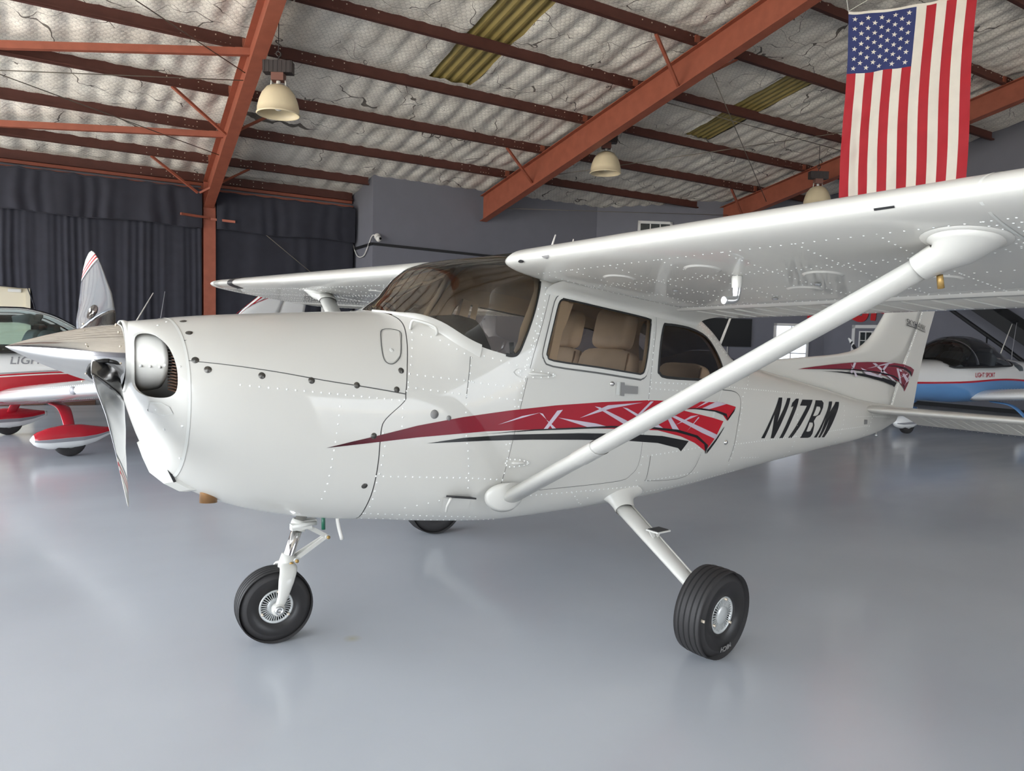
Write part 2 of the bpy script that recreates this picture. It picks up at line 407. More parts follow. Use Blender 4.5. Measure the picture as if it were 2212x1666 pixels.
# frames: tapered rafters
def rafter(f, v0, v1, d0, d1, uskew=0.0, fw=0.2):
    mb = MB(); t = 0.014
    def P(v, z, du): return (f + uskew*(v0-v) + du, v, z)
    zt = lambda v: deck(v)-0.206
    zl = lambda v: zt(v) - (d0 + (d1-d0)*(v0-v)/(v0-v1))
    for (za, zb_, hw) in ((lambda v: zt(v)-t, zt, fw/2), (zl, lambda v: zl(v)+t, fw/2), (lambda v: zl(v)+t, lambda v: zt(v)-t, t/2)):
        mb.hexa([P(v0, za(v0), -hw), P(v0, za(v0), hw), P(v1, za(v1), hw), P(v1, za(v1), -hw), P(v0, zb_(v0), -hw), P(v0, zb_(v0), hw), P(v1, zb_(v1), hw), P(v1, zb_(v1), -hw)])
    for v in PV:      # purlin clips
        if v1 < v < v0-.2: mb.box(P(v-0.02, zt(v)+0.09, -0.05), (0.1, 0.03, 0.17))
    return cpart(mb, 'rafter', 'steel', label='rust red steel I-beam rafter')
rafter(FR[0]+0.06, 17.62, RIDGE_V, 0.62, 0.34, -0.062)
rafter(FR[1], 16.35, RIDGE_V, 0.63, 0.34)
rafter(FR[2], 15.05, RIDGE_V, 0.50, 0.36)
rafter(-3.6, 17.62, RIDGE_V, 0.62, 0.34)
# column of the first frame
def column(f):
    mb = MB(); t = .014; h = deck(17.6)-.25
    mb.box((f, 17.48, h/2), (0.25, t, h)); mb.box((f, 17.76, h/2), (0.25, t, h)); mb.box((f, 17.62, h/2), (t, .28, h))
    mb.box((f, 17.46, h-0.42), (0.26, 0.02, 0.05)); mb.box((f, 17.6, 0.01), (.34, .4, .02))
    mb.bar((f-0.02, 17.44, 3.9), (f-0.62, 17.2, 3.9), .05, .05); mb.bar((f+0.02, 17.44, 3.88), (f+0.5, 17.3, 3.85), .05, .05)
    return cpart(mb, 'column', 'steel', label='rust red steel column against black curtain')
column(3.07); column(-3.6)
# flange braces, struts and rods
def brace(a, b, w=.05): cpart(MB().bar(a, b, w, w*.8), 'brace', 'steel')
for f, sk, vv in ((2.78, 0, (13.74, 16.66)), (9.3, 0, (13.74, 9.23)), (16.2, 0, (13.74,)), (9.3, 0, (4.7,))):
    for v in vv:
        zl = deck(v+.35)-.206-.48
        brace((f-.95, v, deck(v)-.2), (f-.02, v+.4, zl)); brace((f+.95, v, deck(v)-.2), (f+.02, v+.4, zl))
def zr(v): return 8.2-.2*v
for a, b in (((2.74, 12.13), (-3.6, 14.5)), ((2.9, 15.1), (-3.6, 16.8))):
    cpart(MB().bar((a[0], a[1], zr(a[1])-.02), (b[0], b[1], zr(b[1])-.02), .09, .11), 'strut', 'steel')
def rod(name, a, b, r=.008, m='wire'): cpart(MB().tube([a, b], r, 6), name, m)
rod('tie_rod', (3.2, 17.45, 4.45), (9.2, 17.45, -0.05) if False else (6.4, 17.45, 2.05))
rod('tie_rod', (2.8, 12.6, 5.55), (-4.7, 6.8, 6.6)); rod('tie_rod', (2.85, 12.7, 5.5), (-4.7, 15.5, 5.1)); rod('tie_rod', (2.95, 15.7, 4.9), (-4.7, 11.9, 5.7))
rod('tie_rod', (9.35, 13.5, 5.0), (16.1, 8.5, 6.3)); rod('tie_rod', (9.35, 9.0, 6.0), (16.1, 13.3, 5.2)); rod('tie_rod', (9.35, 15.8, 4.6), (16.1, 14.6, 5.0)); rod('tie_rod', (9.4, 10.5, 5.9), (16.1, 10.6, 5.85))
# ------------------------------------------------------------------ walls
def wallpoly(name, a, b, label, m='grey_wall', zt=None, thick=0.12, z0=0.0):
    """vertical wall between plan points a and b (u,v), top follows the roof"""
    a, b = Vector((*a, 0)), Vector((*b, 0)); d = (b-a).normalized(); nrm = Vector((-d.y, d.x, 0))*thick
    za, zb_ = (zt, zt) if zt else (deck(a.y)+.03, deck(b.y)+.03)
    mb = MB(); mb.hexa([a+Vector((0, 0, z0)), b+Vector((0, 0, z0)), b+nrm+Vector((0, 0, z0)), a+nrm+Vector((0, 0, z0)), a+Vector((0, 0, za)), b+Vector((0, 0, zb_)), b+nrm+Vector((0, 0, zb_)), a+nrm+Vector((0, 0, za))])
    return bstruct(mb, name, m, label, fix=True)
wallpoly('wall_far', (DOOR_U, WV), (6.45, WV), 'metal side wall behind the black curtains', 'grey_wall')
wallpoly('wall_side', (6.45, 18.0), (6.45, 16.5), 'lighter grey narrow end of the office wall beside curtain')
wallpoly('wall_middle', (6.45, 16.5), (12.99, 16.47), 'grey office wall running along the hangar')
wallpoly('wall_right', (12.99, 16.47), (19.0, 13.42), 'grey angled office wall with television and windows')
_w = MB(); _w.prism([(UB, 13.42, 0), (UB, NV, 0), (UB, NV, deck(NV)+.05), (UB, RIDGE_V, deck(RIDGE_V)+.05), (UB, 13.42, deck(13.42)+.05)], (.12, 0, 0)); bstruct(_w, 'wall_back', 'grey_wall', 'grey back wall with door and stairs', fix=True)
wallpoly('wall_near', (8.0, NV), (DOOR_U, NV), 'grey side wall on the near side of the hangar', 'grey_wall')
wallpoly('wall_near_right', (UB, NV), (18.0, NV), 'end of the near side wall beside a wide opening added for light')
wallpoly('wall_near_top', (18.0, NV), (8.0, NV), 'wall over the opening added for light', z0=4.0)  # unseen side opening, added to bring daylight to tail and ceiling
bstruct(MB().box((13.5, NV-15.3, -.15), (60, 30, .2)), 'ground_near', 'apron', 'pale concrete ground outside the side opening added for light')
# header over the open hangar door
_t = MB(); _t.hexa([(DOOR_U, NV, 5.6), (DOOR_U+.2, NV, 5.6), (DOOR_U+.2, WV, 5.6 if deck(WV) > 5.6 else 4.6), (DOOR_U, WV, 4.6), (DOOR_U, NV, 5.62), (DOOR_U+.2, NV, 5.62), (DOOR_U+.2, WV, 4.65), (DOOR_U, WV, 4.65)])
_g = MB(); _g.prism([(DOOR_U, NV, 5.3), (DOOR_U, WV, 4.4), (DOOR_U, WV, deck(WV)+.05), (DOOR_U, RIDGE_V, deck(RIDGE_V)+.05), (DOOR_U, NV, deck(NV)+.05)], (0.12, 0, 0))
bstruct(_g, 'wall_front', 'grey_wall', 'grey gable over the open hangar door', fix=True)
mb = MB(); mb.box((UB-.012, -1, .05), (.02, 28.4, .1)); bstruct(mb, 'baseboard_back', 'black_rubber', 'black baseboard along the back wall')
# ------------------------------------------------------------------ curtains (each hung cloth is a thing)
def curtain(u0, u1, z0, z1, v, label, seed, pleat=0.16, depth=0.05, lift=None, flare=1.0):
    rng = random.Random(seed); mb = MB(); nu = int((u1-u0)/0.025); nz = 14; rings = []
    ph = [rng.uniform(0, 6.28) for _ in range(6)]
    for k in range(nz+1):
        t = k/nz; r = []
        for i in range(nu+1):
            u = u0+(u1-u0)*i/nu
            a = depth*(0.55+0.45*t)*(math.sin(u*2*PI/pleat+ph[0]+2.6*math.sin(u*2.3+ph[1])+.5*math.sin(t*5+u*3))*(.35+.3*math.sin(u*5.1+ph[4]))+.5*math.sin(u*2*PI/(pleat*2.7)+ph[2]+t*.7)+.35*math.sin(u*2*PI/(pleat*6.1)+ph[3]))
            zb = z0 + (lift(u) if lift else 0) + .02*math.sin(u*3+ph[4])
            top = z1 - 0.025*abs(math.sin(u*2*PI/0.9+ph[5]))
            r.append((u, v - 0.06 - a*flare, top+(zb-top)*t))
        rings.append(r)
    mb.loft(rings, False, False, True)
    o = mb.build('black_curtain', 'curtain', loc=((u0+u1)/2, v, z0))
    me = o.data
    o.location = B((u0+u1)/2, v, z0); o.rotation_euler = (0, 0, BE)
    tag(o, label, 'curtain', 'black stage curtains')
    q = MB(); k = len(rings[0]); q.tube([Vector(p)-Vector(((u0+u1)/2, v, z0)) for p in rings[0][::4]], .018, 5); q.build('top_hem', 'curtain', o)
    q = MB(); q.tube([Vector(p)-Vector(((u0+u1)/2, v, z0)) for p in rings[-1][::4]], .010, 5); q.build('bottom_hem', 'curtain', o)
    return o
zc = deck(WV)-.36
curtain(-4.3, 2.9, 3.68, zc, 17.42, 'gathered black curtain valance above the curtain beside the beige door', 1, .3, .045)
curtain(-4.3, 2.92, 0.02, 3.95, 17.62, 'long pleated black curtain drawn up beside the beige door', 2, .13, .032, lift=lambda u: max(0, min(2.2, (0.02-u)*9)) if u < 0.02 else 0)
curtain(3.2, 6.36, 3.66, zc-.02, 17.45, 'black curtain valance between the column and grey office wall', 3, .32, .03)
curtain(3.2, 6.36, 0.02, 3.9, 17.62, 'long black curtain between the column and grey office wall', 4, .4, .03)
# doors behind the curtains
def door_simple(name, u0, u1, v, zt, label):
    o = bplace(empty(name, kind='structure', label=label))
    MB().box(((u0+u1)/2, v, zt/2), (u1-u0, .04, zt)).build('door_leaf', 'beige_paint', o)
    fr = MB(); fr.box((u0-.04, v-.03, zt/2), (.08, .08, zt)); fr.box((u1+.04, v-.03, zt/2), (.08, .08, zt)); fr.box(((u0+u1)/2, v-.03, zt+.04), (u1-u0+.16, .08, .08)); fr.build('door_frame', 'beige_paint', o)
    MB().box((u1-.18, v-.045, zt-.05), (.22, .05, .06)).build('door_closer', 'white_plastic', o)
    return o
door_simple('door_1', -1.3, -.33, 17.8, 2.2, 'beige door uncovered by the lifted curtain')
door_simple('door_2', 6.52, 6.95, 17.8, 2.14, 'beige door at the end of the curtain') if False else None
# ------------------------------------------------------------------ windows and door in the grey walls
def frame_on(a, b, name, s0, s1, z0, z1, nx, nz_, label, pane='dark_pane', fw=0.07, rails=None, off=0.0):
    """window with sash bars on the wall from a to b; s = distance along it"""
    A, Bq = Vector((*a, 0)), Vector((*b, 0)); d = (Bq-A).normalized(); n = Vector((d.y, -d.x, 0))
    o = bplace(empty(name, kind='structure', label=label)); up = Vector((0, 0, 1))
    def bx(s, z, ls, lz, th, dep): return (A+d*s+n*(off+dep)+up*z, (ls, th, lz), (d, n, up))
    fr = MB()
    for s, ls, z, lz in ((s0+fw/2, fw, (z0+z1)/2, z1-z0), (s1-fw/2, fw, (z0+z1)/2, z1-z0), ((s0+s1)/2, s1-s0, z1-fw/2, fw), ((s0+s1)/2, s1-s0, z0+fw/2, fw)): fr.box(*bx(s, z, ls, lz, .05, .02))
    fr.build('window_frame', 'white_trim', o)
    w = (s1-s0-2*fw)/nx; h = (z1-z0-2*fw)/nz_
    for i in range(nx):
        for j in range(nz_): MB().box(*bx(s0+fw+w*(i+.5), z0+fw+h*(j+.5), w-.012, h-.012, .012, .008)).build('pane', pane, o)
    for i in range(1, nx): MB().box(*bx(s0+fw+w*i, (z0+z1)/2, .025, z1-z0-2*fw, .025, .018)).build('sash_bar', 'white_trim', o)
    for j in range(1, nz_): MB().box(*bx((s0+s1)/2, z0+fw+h*j, s1-s0-2*fw, .03, .025, .018)).build('sash_bar', 'white_trim', o)
    return o
DA, DB = (12.99, 16.47), (19.0, 13.42)
sd_ = lambda u: (u-12.99)*math.hypot(1, .507)
frame_on(DA, DB, 'window_1', sd_(14.02), sd_(14.9), 3.55, 4.79, 3, 4, 'white framed upper window high on the angled grey wall')
frame_on(DA, DB, 'window_2', sd_(17.65), sd_(18.58), 0.75, 2.06, 2, 3, 'bright white framed office window behind the wing strut', pane='office_light')
wd3 = bplace(empty('door_3', kind='structure', label='grey office door with white trim and small panes'))
v0, v1 = 12.52, 11.5
fr = MB(); fr.box((UB-.02, v0-.04, 1.02), (.05, .09, 2.04)); fr.box((UB-.02, v1+.04, 1.02), (.05, .09, 2.04)); fr.box((UB-.02, (v0+v1)/2, 2.0), (.05, v0-v1, .09)); fr.build('door_frame', 'white_trim', wd3)
MB().box((UB-.01, (v0+v1)/2, .98), (.03, v0-v1-.18, 1.94)).build('door_leaf', 'grey_wall', wd3)
wf = MB()
for (yy, zz, ly, lz) in ((12.28, 1.5, .035, .72), (11.74, 1.5, .035, .72), (12.01, 1.86, .57, .035), (12.01, 1.14, .57, .035), (12.1, 1.5, .02, .7), (11.92, 1.5, .02, .7), (12.01, 1.62, .55, .02), (12.01, 1.38, .55, .02)): wf.box((UB-.05, yy, zz), (.03, ly, lz))
wf.build('door_window_frame', 'white_trim', wd3)
for i in range(3):
    for j in range(3): MB().box((UB-.028, 12.19-.18*i, 1.74-.24*j), (.012, .165, .225)).build('pane', 'dark_pane', wd3)
# ------------------------------------------------------------------ stair along the back wall
st = empty('staircase', B(UB-.5, 9, 0), 'black steel stair with handrail against the grey back wall', 'staircase')
mbs = MB(); rr = MB()
P = lambda v, z, du=0: B(UB-.5+du, v, z)
mbs.hexa([P(8.85, 2.42-.0, -.45), P(8.85, 2.42, -.4), P(5.6, 0.0, -.4), P(5.6, 0.0, -.45), P(8.85, 2.72, -.45), P(8.85, 2.72, -.4), P(5.2, 0.0, -.4), P(5.2, 0.0, -.45)])
s1_ = MB().bar(P(9.3, 2.75, -.42), P(5.4, -.02+.06, -.42), .05, .26).build('stringer', 'black_rubber'); adopt(st, s1_)
s2_ = MB().bar(P(9.3, 2.75, .42), P(5.4, .04, .42), .05, .26).build('stringer', 'black_rubber'); adopt(st, s2_)
h1 = MB().tube([P(10.6, 3.3, -.42), P(9.47, 2.405, -.42), P(8.18, 1.49, -.42), P(6.6, .3, -.42)], .045, 8).build('handrail', 'black_rubber'); adopt(st, h1)
for i in range(11):
    tr = MB().box(P(9.2-.36*i, 2.62-.247*i, 0), (.8, .28, .03), (BX, BY, Vector((0, 0, 1)))).build('tread', 'black_rubber'); adopt(st, tr)
for v, z in ((8.6, 1.8), (7.6, 1.1)):
    q = MB().tube([P(v, z-.75, -.42), P(v, z, -.42)], .018, 6).build('baluster', 'black_rubber'); adopt(st, q)
# ------------------------------------------------------------------ television, wall lettering, conduit, camera
def on_diag(u, z, off): d = Vector((1, -.507, 0)).normalized(); n = Vector((d.y, -d.x, 0)); v = 16.47-.507*(u-12.99); return Vector((u, v, z))+n*off
dg_d = (BX*1+BY*-.507).normalized(); dg_n = (BX*-.507+BY*-1).normalized()
c = on_diag(16.22, 1.757, .05); tvp = B(c.x, c.y, c.z)
tv = empty('television', tvp, 'large black wall television behind the rear cabin window', 'television')
adopt(tv, MB().box(tvp, (1.86, .05, .80), (dg_d, dg_n, Vector((0, 0, 1)))).build('housing', 'black_rubber'),
      MB().box(tvp+dg_n*.028, (1.82, .008, .76), (dg_d, dg_n, Vector((0, 0, 1)))).build('screen', 'black_gloss'))
q = MB().tube([B(*on_diag(16.45, 1.36, .02)), B(*on_diag(16.45, .4, .02))], .018, 6).build('cable_cover', 'white_plastic'); adopt(tv, q)
# red painted brush letters over the door: only their lower ends show under the wing
lw = empty('wall_lettering', B(UB-.03, 12.1, 2.4), 'red brush lettering high on the back wall, mostly hidden by the wing', 'lettering')
def stroke(pts, w):
    mb = MB(); pp = catmull(pts, 6); n = len(pp); L_, R_ = [], []
    for i in range(n):
        a, b = pp[max(i-1, 0)], pp[min(i+1, n-1)]; d = (b-a)/max(1e-6, np.linalg.norm(b-a)); m_ = np.array([-d[1], d[0]])*w/2*(0.8 if i in (0, n-1) else 1)
        L_.append(pp[i]+m_); R_.append(pp[i]-m_)
    poly = [B(UB-.03, -q[0], q[1]) for q in L_+R_[::-1]]
    mb.prism(poly, -BX*.015); o = mb.build('brush_letter', 'wall_red', fix=True); adopt(lw, o)
stroke([(-12.78, 2.95), (-12.72, 2.55), (-12.5, 2.28), (-12.22, 2.22), (-12.12, 2.5), (-12.15, 2.95)], .17)
stroke([(-11.93, 2.16), (-11.9, 2.5), (-11.86, 2.95)], .15); stroke([(-11.95, 2.5), (-11.6, 2.42), (-11.35, 2.45)], .16); stroke([(-11.86, 2.95), (-11.5, 2.75), (-11.3, 2.3)], .15)
c = on_diag(18.62, 2.36, .02)
q = MB().box(B(*c), (.22, .02, .42), (dg_d, dg_n, Vector((0, 0, 1)))).build('brush_letter', 'wall_red'); adopt(lw, q)
o = MB().bar(B(6.42, 17.8, 3.52), B(6.42, 16.47, 3.55), .03, .06).build('conduit', 'black_rubber', loc=B(6.42, 17.2, 3.5)); tag(o, 'short black cable conduit on the narrow lighter grey wall', 'conduit')
o = MB().bar(B(6.44, 16.46, 3.55), B(12.9, 16.43, 3.46), .03, .06).build('conduit', 'black_rubber', loc=B(9, 16.45, 3.5)); tag(o, 'long black cable conduit along the grey office wall', 'conduit')
sc = empty('security_camera', B(6.52, 16.46, 3.7), 'small white security camera on the grey wall corner', 'camera')
adopt(sc, MB().lathe([(.0, .0), (.075, .0), (.07, .05), (.0, .06)], B(6.54, 16.46, 3.72), -BY, 16).build('mount', 'white_plastic'),
      MB().ball(B(6.53, 16.34, 3.66), .07, 14, 8).build('dome', 'white_plastic'), MB().lathe([(.03, 0), (.03, .03), (0, .03)], B(6.55, 16.30, 3.66), -BY, 10).build('lens', 'black_gloss'),
      MB().tube(catmull([B(6.5, 16.42, 3.75), B(6.43, 16.5, 3.72), B(6.41, 16.75, 3.45), B(6.41, 17.0, 3.3), B(6.41, 17.4, 3.35), B(6.41, 17.75, 3.7)], 6), .014, 6).build('cable', 'white_plastic'))
# small box on the curtain wall
q = MB().box(B(5.6, 17.35, 2.0), (.14, .06, .14), (BX, BY, Vector((0, 0, 1)))); q.box(B(5.6, 17.31, 2.0), (.1, .03, .1), (BX, BY, Vector((0, 0, 1))))
o = q.build('junction_box', 'white_plastic', loc=B(5.6, 17.38, 2.0)); tag(o, 'small white box on the black curtain beside far wing strut', 'box')
# ------------------------------------------------------------------ high bay lamps
mat('lamp_shade', (218, 202, 168), rough=0.35, noise=.06, nscale=3)
mat('lamp_dark', (52, 44, 42), rough=0.5)
mat('lamp_brown', (112, 72, 60), rough=0.5)
def highbay(p, rot, sc_, label):
    z = lambda t: p + Vector((0, 0, t*sc_))
    t = empty('high_bay_lamp', z(0), label, 'lamp', 'high bay lamps under the roof')
    prof = [(.30, 0), (.315, .012), (.30, .02), (.298, .1), (.275, .2), (.235, .3), (.17, .385), (.09, .425), (.05, .43)]
    inner = [(r-.012, h) for r, h in prof[3:]]
    sh = MB().lathe([(r*sc_, h*sc_) for r, h in prof]+[(.04*sc_, .41*sc_)]+[(max(r, .02)*sc_, (h-.01)*sc_) for r, h in inner[::-1]]+[(.285*sc_, .005*sc_), (.30*sc_, 0)], p, (0, 0, 1), 36).build('shade', 'lamp_shade')
    ax = (Vector((math.cos(rot), math.sin(rot), 0)), Vector((-math.sin(rot), math.cos(rot), 0)), Vector((0, 0, 1)))
    bx = MB().box(z(.68), (.42*sc_, .16*sc_, .17*sc_), ax)
    for k in range(-3, 4): bx.box(z(.68)+ax[0]*(.062*k*sc_), (.012*sc_, .175*sc_, .165*sc_), ax)
    bl = bx.build('ballast', 'lamp_dark')
    nk = MB().box(z(.545), (.18*sc_, .14*sc_, .12*sc_), ax).build('socket_housing', 'lamp_brown')
    sm = MB().tube([z(.42), z(.5)], .03*sc_, 10)
    for s in (-1, 1): sm.tube([z(.41)+ax[0]*(.11*s*sc_), z(.5)+ax[0]*(.1*s*sc_)], .012*sc_, 6)
    nk2 = sm.build('stem', 'white_plastic')
    hk = MB().tube(catmull([z(.76), z(.82), z(.86)+ax[0]*.035, z(.9)+ax[0]*.02, z(.91)-ax[0]*.02, z(.87)-ax[0]*.03, z(.84)], 4), .01, 6)
    rd = deck((p-ORG).dot(BY)); hk.tube([z(.9), Vector((p.x, p.y, rd-.1))], .006, 5)
    lb = MB().ball(z(.2), .09*sc_, 12, 8, (1, 1, 1.6)).build('bulb', 'white_plastic')
    adopt(t, sh, bl, nk, nk2, hk.build('hook', 'lamp_dark'), lb)
highbay(B(2.854, 10.99, 4.56), -.62, .97, 'cream high bay lamp beside the rafter that meets the column')
highbay(B(9.93, 12.36, 4.925), -.62, 1.05, 'cream high bay lamp under the middle rafter')
highbay(B(15.26, 11.15, 4.72), -.6, 1.0, 'cream high bay lamp half hidden behind the near wing')
# ------------------------------------------------------------------ flag
mat('flag_red', (170, 30, 42), rough=.75, noise=.05, nscale=6); mat('flag_white', (222, 216, 204), rough=.75, noise=.03, nscale=6); mat('flag_blue', (44, 54, 104), rough=.75, noise=.05, nscale=6)
def flag():
    TL = B(9.43, 6.55, 6.08); TR = B(10.16, 5.22, 6.08); d = (TR-TL); Wd = d.length; d.normalize(); n = d.cross(Vector((0, 0, 1))); Hh = 2.95
    t = empty('hanging_flag', TL+d*Wd/2-Vector((0, 0, Hh)), 'large stars and stripes flag hanging vertically from the roof', 'flag')
    def S(a, b, off=0.0):     # a across 0..1, b down 0..1
        fold = .035*math.sin(a*9+b*2.0)*(.3+b) + .05*math.exp(-((a-.08-.1*b)/.05)**2)*b + .02*math.sin(a*31+b*5)*(.2+.8*b) + .012*math.sin((a*1.0+b*1.6)*22)
        pinch = .02*math.sin(b*2.4)
        top = -.075*(math.sin(PI*min(1, max(0, a)))**.8)*0.9*(1-b)**3
        return TL + d*(Wd*(a*(1-pinch*.6)+pinch*.3+.01*math.sin(b*7+a*3))) - Vector((0, 0, Hh*b - top)) - n*(fold+off) + Vector((0, 0, .0))
    def grid(a0, a1, b0, b1, nm, m, k=0, off=0.0):
        na = max(2, int((a1-a0)*70)); nb = 60; mb = MB(); rows = []
        for j in range(nb+1):
            b = b0+(b1-b0)*j/nb; rows.append([S(a0+(a1-a0)*i/na, b, off) for i in range(na+1)])
        mb.loft(rows, False, False, True); o = mb.build(nm, m); adopt(t, o)
    cb = .285
    for i in range(13):
        a0, a1 = i/13, (i+1)/13
        grid(a0, a1, cb if i < 7 else .012, 1, 'stripe', 'flag_red' if i % 2 == 0 else 'flag_white')
    grid(0, 7/13, .012, cb, 'canton', 'flag_blue'); grid(0, 1, 0, .012, 'heading', 'flag_white')
    for i in range(9):
        for j in range(11):
            if (i+j) % 2: continue
            ca = (i+1)/10*7/13; cbb = .012+(j+1)/12*(cb-.012); r = .0235; pts = []
            for k in range(10):
                rr_ = r*(1 if k % 2 == 0 else .40); an = -PI/2+k*PI/5+.12
                pts.append(S(ca+math.cos(an)*rr_/Wd*1.55, cbb+math.sin(an)*rr_/Hh*1.55, -.005))
            mb = MB(); c_ = S(ca, cbb, -.007); mb.add([c_]+pts, [(0, 1+k, 1+(k+1) % 10) for k in range(10)]); o = mb.build('star', 'flag_white'); adopt(t, o)
    for a in (0, 1):
        e = S(a, 0); q = MB().tube([e, Vector((e.x, e.y, 7.2))+d*(.5 if a else -.2)], .006, 5).build('cord', 'white_plastic'); adopt(t, q)
    q = MB().tube([S(0, 0), S(0, 0)+d*1.1+Vector((0, 0, .5))], .005, 5).build('cord', 'white_plastic'); adopt(t, q)
flag()
# ------------------------------------------------------------------ wicker chests by the curtain
def chest(u0, u1, v, h, label):
    w = u1-u0; p0 = B((u0+u1)/2, v, 0); t = empty('wicker_chest', p0, label, 'chest', 'wicker chests on the floor by the curtain')
    ax = (BX, BY, Vector((0, 0, 1)))
    adopt(t, MB().box(p0+Vector((0, 0, h/2)), (w-.02, .42, h), ax).build('box', 'lamp_dark'))
    wv = MB()
    for j in range(max(2, int(h/.03))):
        z = .02+j*.03
        for i in range(int(w/.05)):
            k = (i+j) % 2
            wv.box(p0+BX*(-w/2+.03+i*.05)-BY*(.215+.006*k)+Vector((0, 0, z)), (.052, .02, .022), ax)
    adopt(t, wv.build('weave', 'wicker', )); t.children[-1]['kind'] = 'stuff'
    adopt(t, MB().box(p0+Vector((0, 0, h+.012)), (w+.02, .46, .025), ax).build('lid', 'wicker'))
chest(.12, .80, 16.25, .22, 'dark brown wicker chest behind the red wheel fairing'); chest(-.95, .0, 16.45, .2, 'longer dark brown wicker chest in front of the beige door')
# ================================================================== MAIN AIRPLANE: body surface
def pchip(xs, ys):
    xs, ys = np.asarray(xs, float), np.asarray(ys, float); h = np.diff(xs); d = np.diff(ys)/h; m = np.zeros_like(xs)
    for i in range(1, len(xs)-1):
        if d[i-1]*d[i] > 0:
            w1, w2 = 2*h[i]+h[i-1], h[i]+2*h[i-1]; m[i] = (w1+w2)/(w1/d[i-1]+w2/d[i])
    m[0], m[-1] = d[0], d[-1]
    def f(x):
        x = np.clip(np.asarray(x, float), xs[0], xs[-1]); i = np.clip(np.searchsorted(xs, x)-1, 0, len(xs)-2)
        t = (x-xs[i])/h[i]
        return (1+2*t)*(1-t)**2*ys[i]+t*(1-t)**2*h[i]*m[i]+t*t*(3-2*t)*ys[i+1]+t*t*(t-1)*h[i]*m[i+1]
    return f
class Surf:
    """body of superelliptic sections; th = 0 at the top, pi at the keel, near side (y < 0) for 0 < th < pi"""
    def __init__(s, tab):
        a = np.array(tab); s.zt, s.zb, s.w, s.zm, s.nt, s.nb = [pchip(a[:, 0], a[:, k]) for k in range(1, 7)]; s.x0, s.x1 = a[0, 0], a[-1, 0]
    def P(s, x, th, off=0.0):
        x, th = np.asarray(x, float), np.asarray(th, float)
        zm, zt, zb, w = s.zm(x), s.zt(x), s.zb(x), s.w(x); c, sn = np.cos(th), np.sin(th); up = c >= 0
        n = np.where(up, s.nt(x), s.nb(x))
        y = -w*np.sign(sn)*np.abs(sn)**(2/n); z = np.where(up, zm+(zt-zm)*np.abs(c)**(2/n), zm-(zm-zb)*np.abs(c)**(2/n))
        p = np.stack([x, y, z], -1)
        if np.any(off): p = p + s.N(x, th)*np.asarray(off)[..., None]
        return p
    def N(s, x, th):
        e = 2e-3; th = np.asarray(th, float)
        a = s.P(np.asarray(x)+e, th)-s.P(np.asarray(x)-e, th); b = s.P(x, th+e)-s.P(x, th-e)
        n = np.cross(b, a); l = np.linalg.norm(n, axis=-1, keepdims=True); n = n/np.maximum(l, 1e-12)
        c = s.P(x, th).copy(); c[..., 2] -= s.zm(x); c[..., 0] = 0
        sg = np.sign(np.sum(n*c, -1, keepdims=True)); sg[sg == 0] = 1
        return n*sg
    def th(s, x, z):
        zm, zt, zb = s.zm(x), s.zt(x), s.zb(x); z = np.asarray(z, float); up = z >= zm
        q = np.where(up, (z-zm)/(zt-zm), (zm-z)/(zm-zb)); n = np.where(up, s.nt(x), s.nb(x)); c = np.clip(q, 0, 1)**(n/2)
        return np.where(up, np.arccos(c), PI-np.arccos(c))
BODY = Surf([
    # x, z top, z keel, half width, z widest, top power, keel power
    (-0.800, 1.520, 1.235, 0.150, 1.376, 2.0, 2.0),
    (-0.785, 1.524, 1.188, 0.225, 1.352, 2.05, 2.0),
    (-0.755, 1.528, 1.095, 0.325, 1.325, 2.1, 2.05),
    (-0.715, 1.533, 0.980, 0.400, 1.290, 2.15, 2.1),
    (-0.670, 1.538, 0.885, 0.440, 1.260, 2.2, 2.15),
    (-0.590, 1.549, 0.815, 0.472, 1.230, 2.25, 2.2),
    (-0.450, 1.563, 0.735, 0.500, 1.200, 2.3, 2.3),
    (-0.200, 1.581, 0.650, 0.522, 1.160, 2.35, 2.4),
    (0.050, 1.597, 0.599, 0.532, 1.120, 2.4, 2.6),
    (0.280, 1.612, 0.572, 0.538, 1.100, 2.4, 2.9),
    (0.450, 1.705, 0.548, 0.540, 1.090, 2.3, 3.1),
    (0.620, 1.868, 0.526, 0.542, 1.080, 2.4, 3.2),
    (0.880, 1.925, 0.498, 0.545, 1.080, 3.2, 3.3),
    (1.050, 1.945, 0.490, 0.545, 1.080, 3.9, 3.4),
    (1.300, 1.950, 0.486, 0.545, 1.080, 4.2, 3.4),
    (1.800, 1.900, 0.484, 0.540, 1.080, 4.2, 3.4),
    (2.200, 1.810, 0.494, 0.522, 1.060, 3.9, 3.3),
    (2.450, 1.735, 0.506, 0.500, 1.040, 3.4, 3.2),
    (2.650, 1.650, 0.517, 0.476, 1.020, 3.0, 3.1),
    (2.880, 1.490, 0.531, 0.446, 1.000, 2.7, 3.0),
    (3.080, 1.395, 0.543, 0.420, 0.985, 2.6, 2.9),
    (3.400, 1.325, 0.562, 0.380, 0.965, 2.6, 2.8),
    (3.900, 1.235, 0.590, 0.318, 0.945, 2.6, 2.7),
    (4.500, 1.125, 0.622, 0.245, 0.910, 2.6, 2.6),
    (5.040, 1.025, 0.650, 0.185, 0.870, 2.5, 2.5),
    (5.440, 0.975, 0.694, 0.135, 0.850, 2.4, 2.4),
    (5.780, 0.940, 0.760, 0.075, 0.850, 2.2, 2.2)])
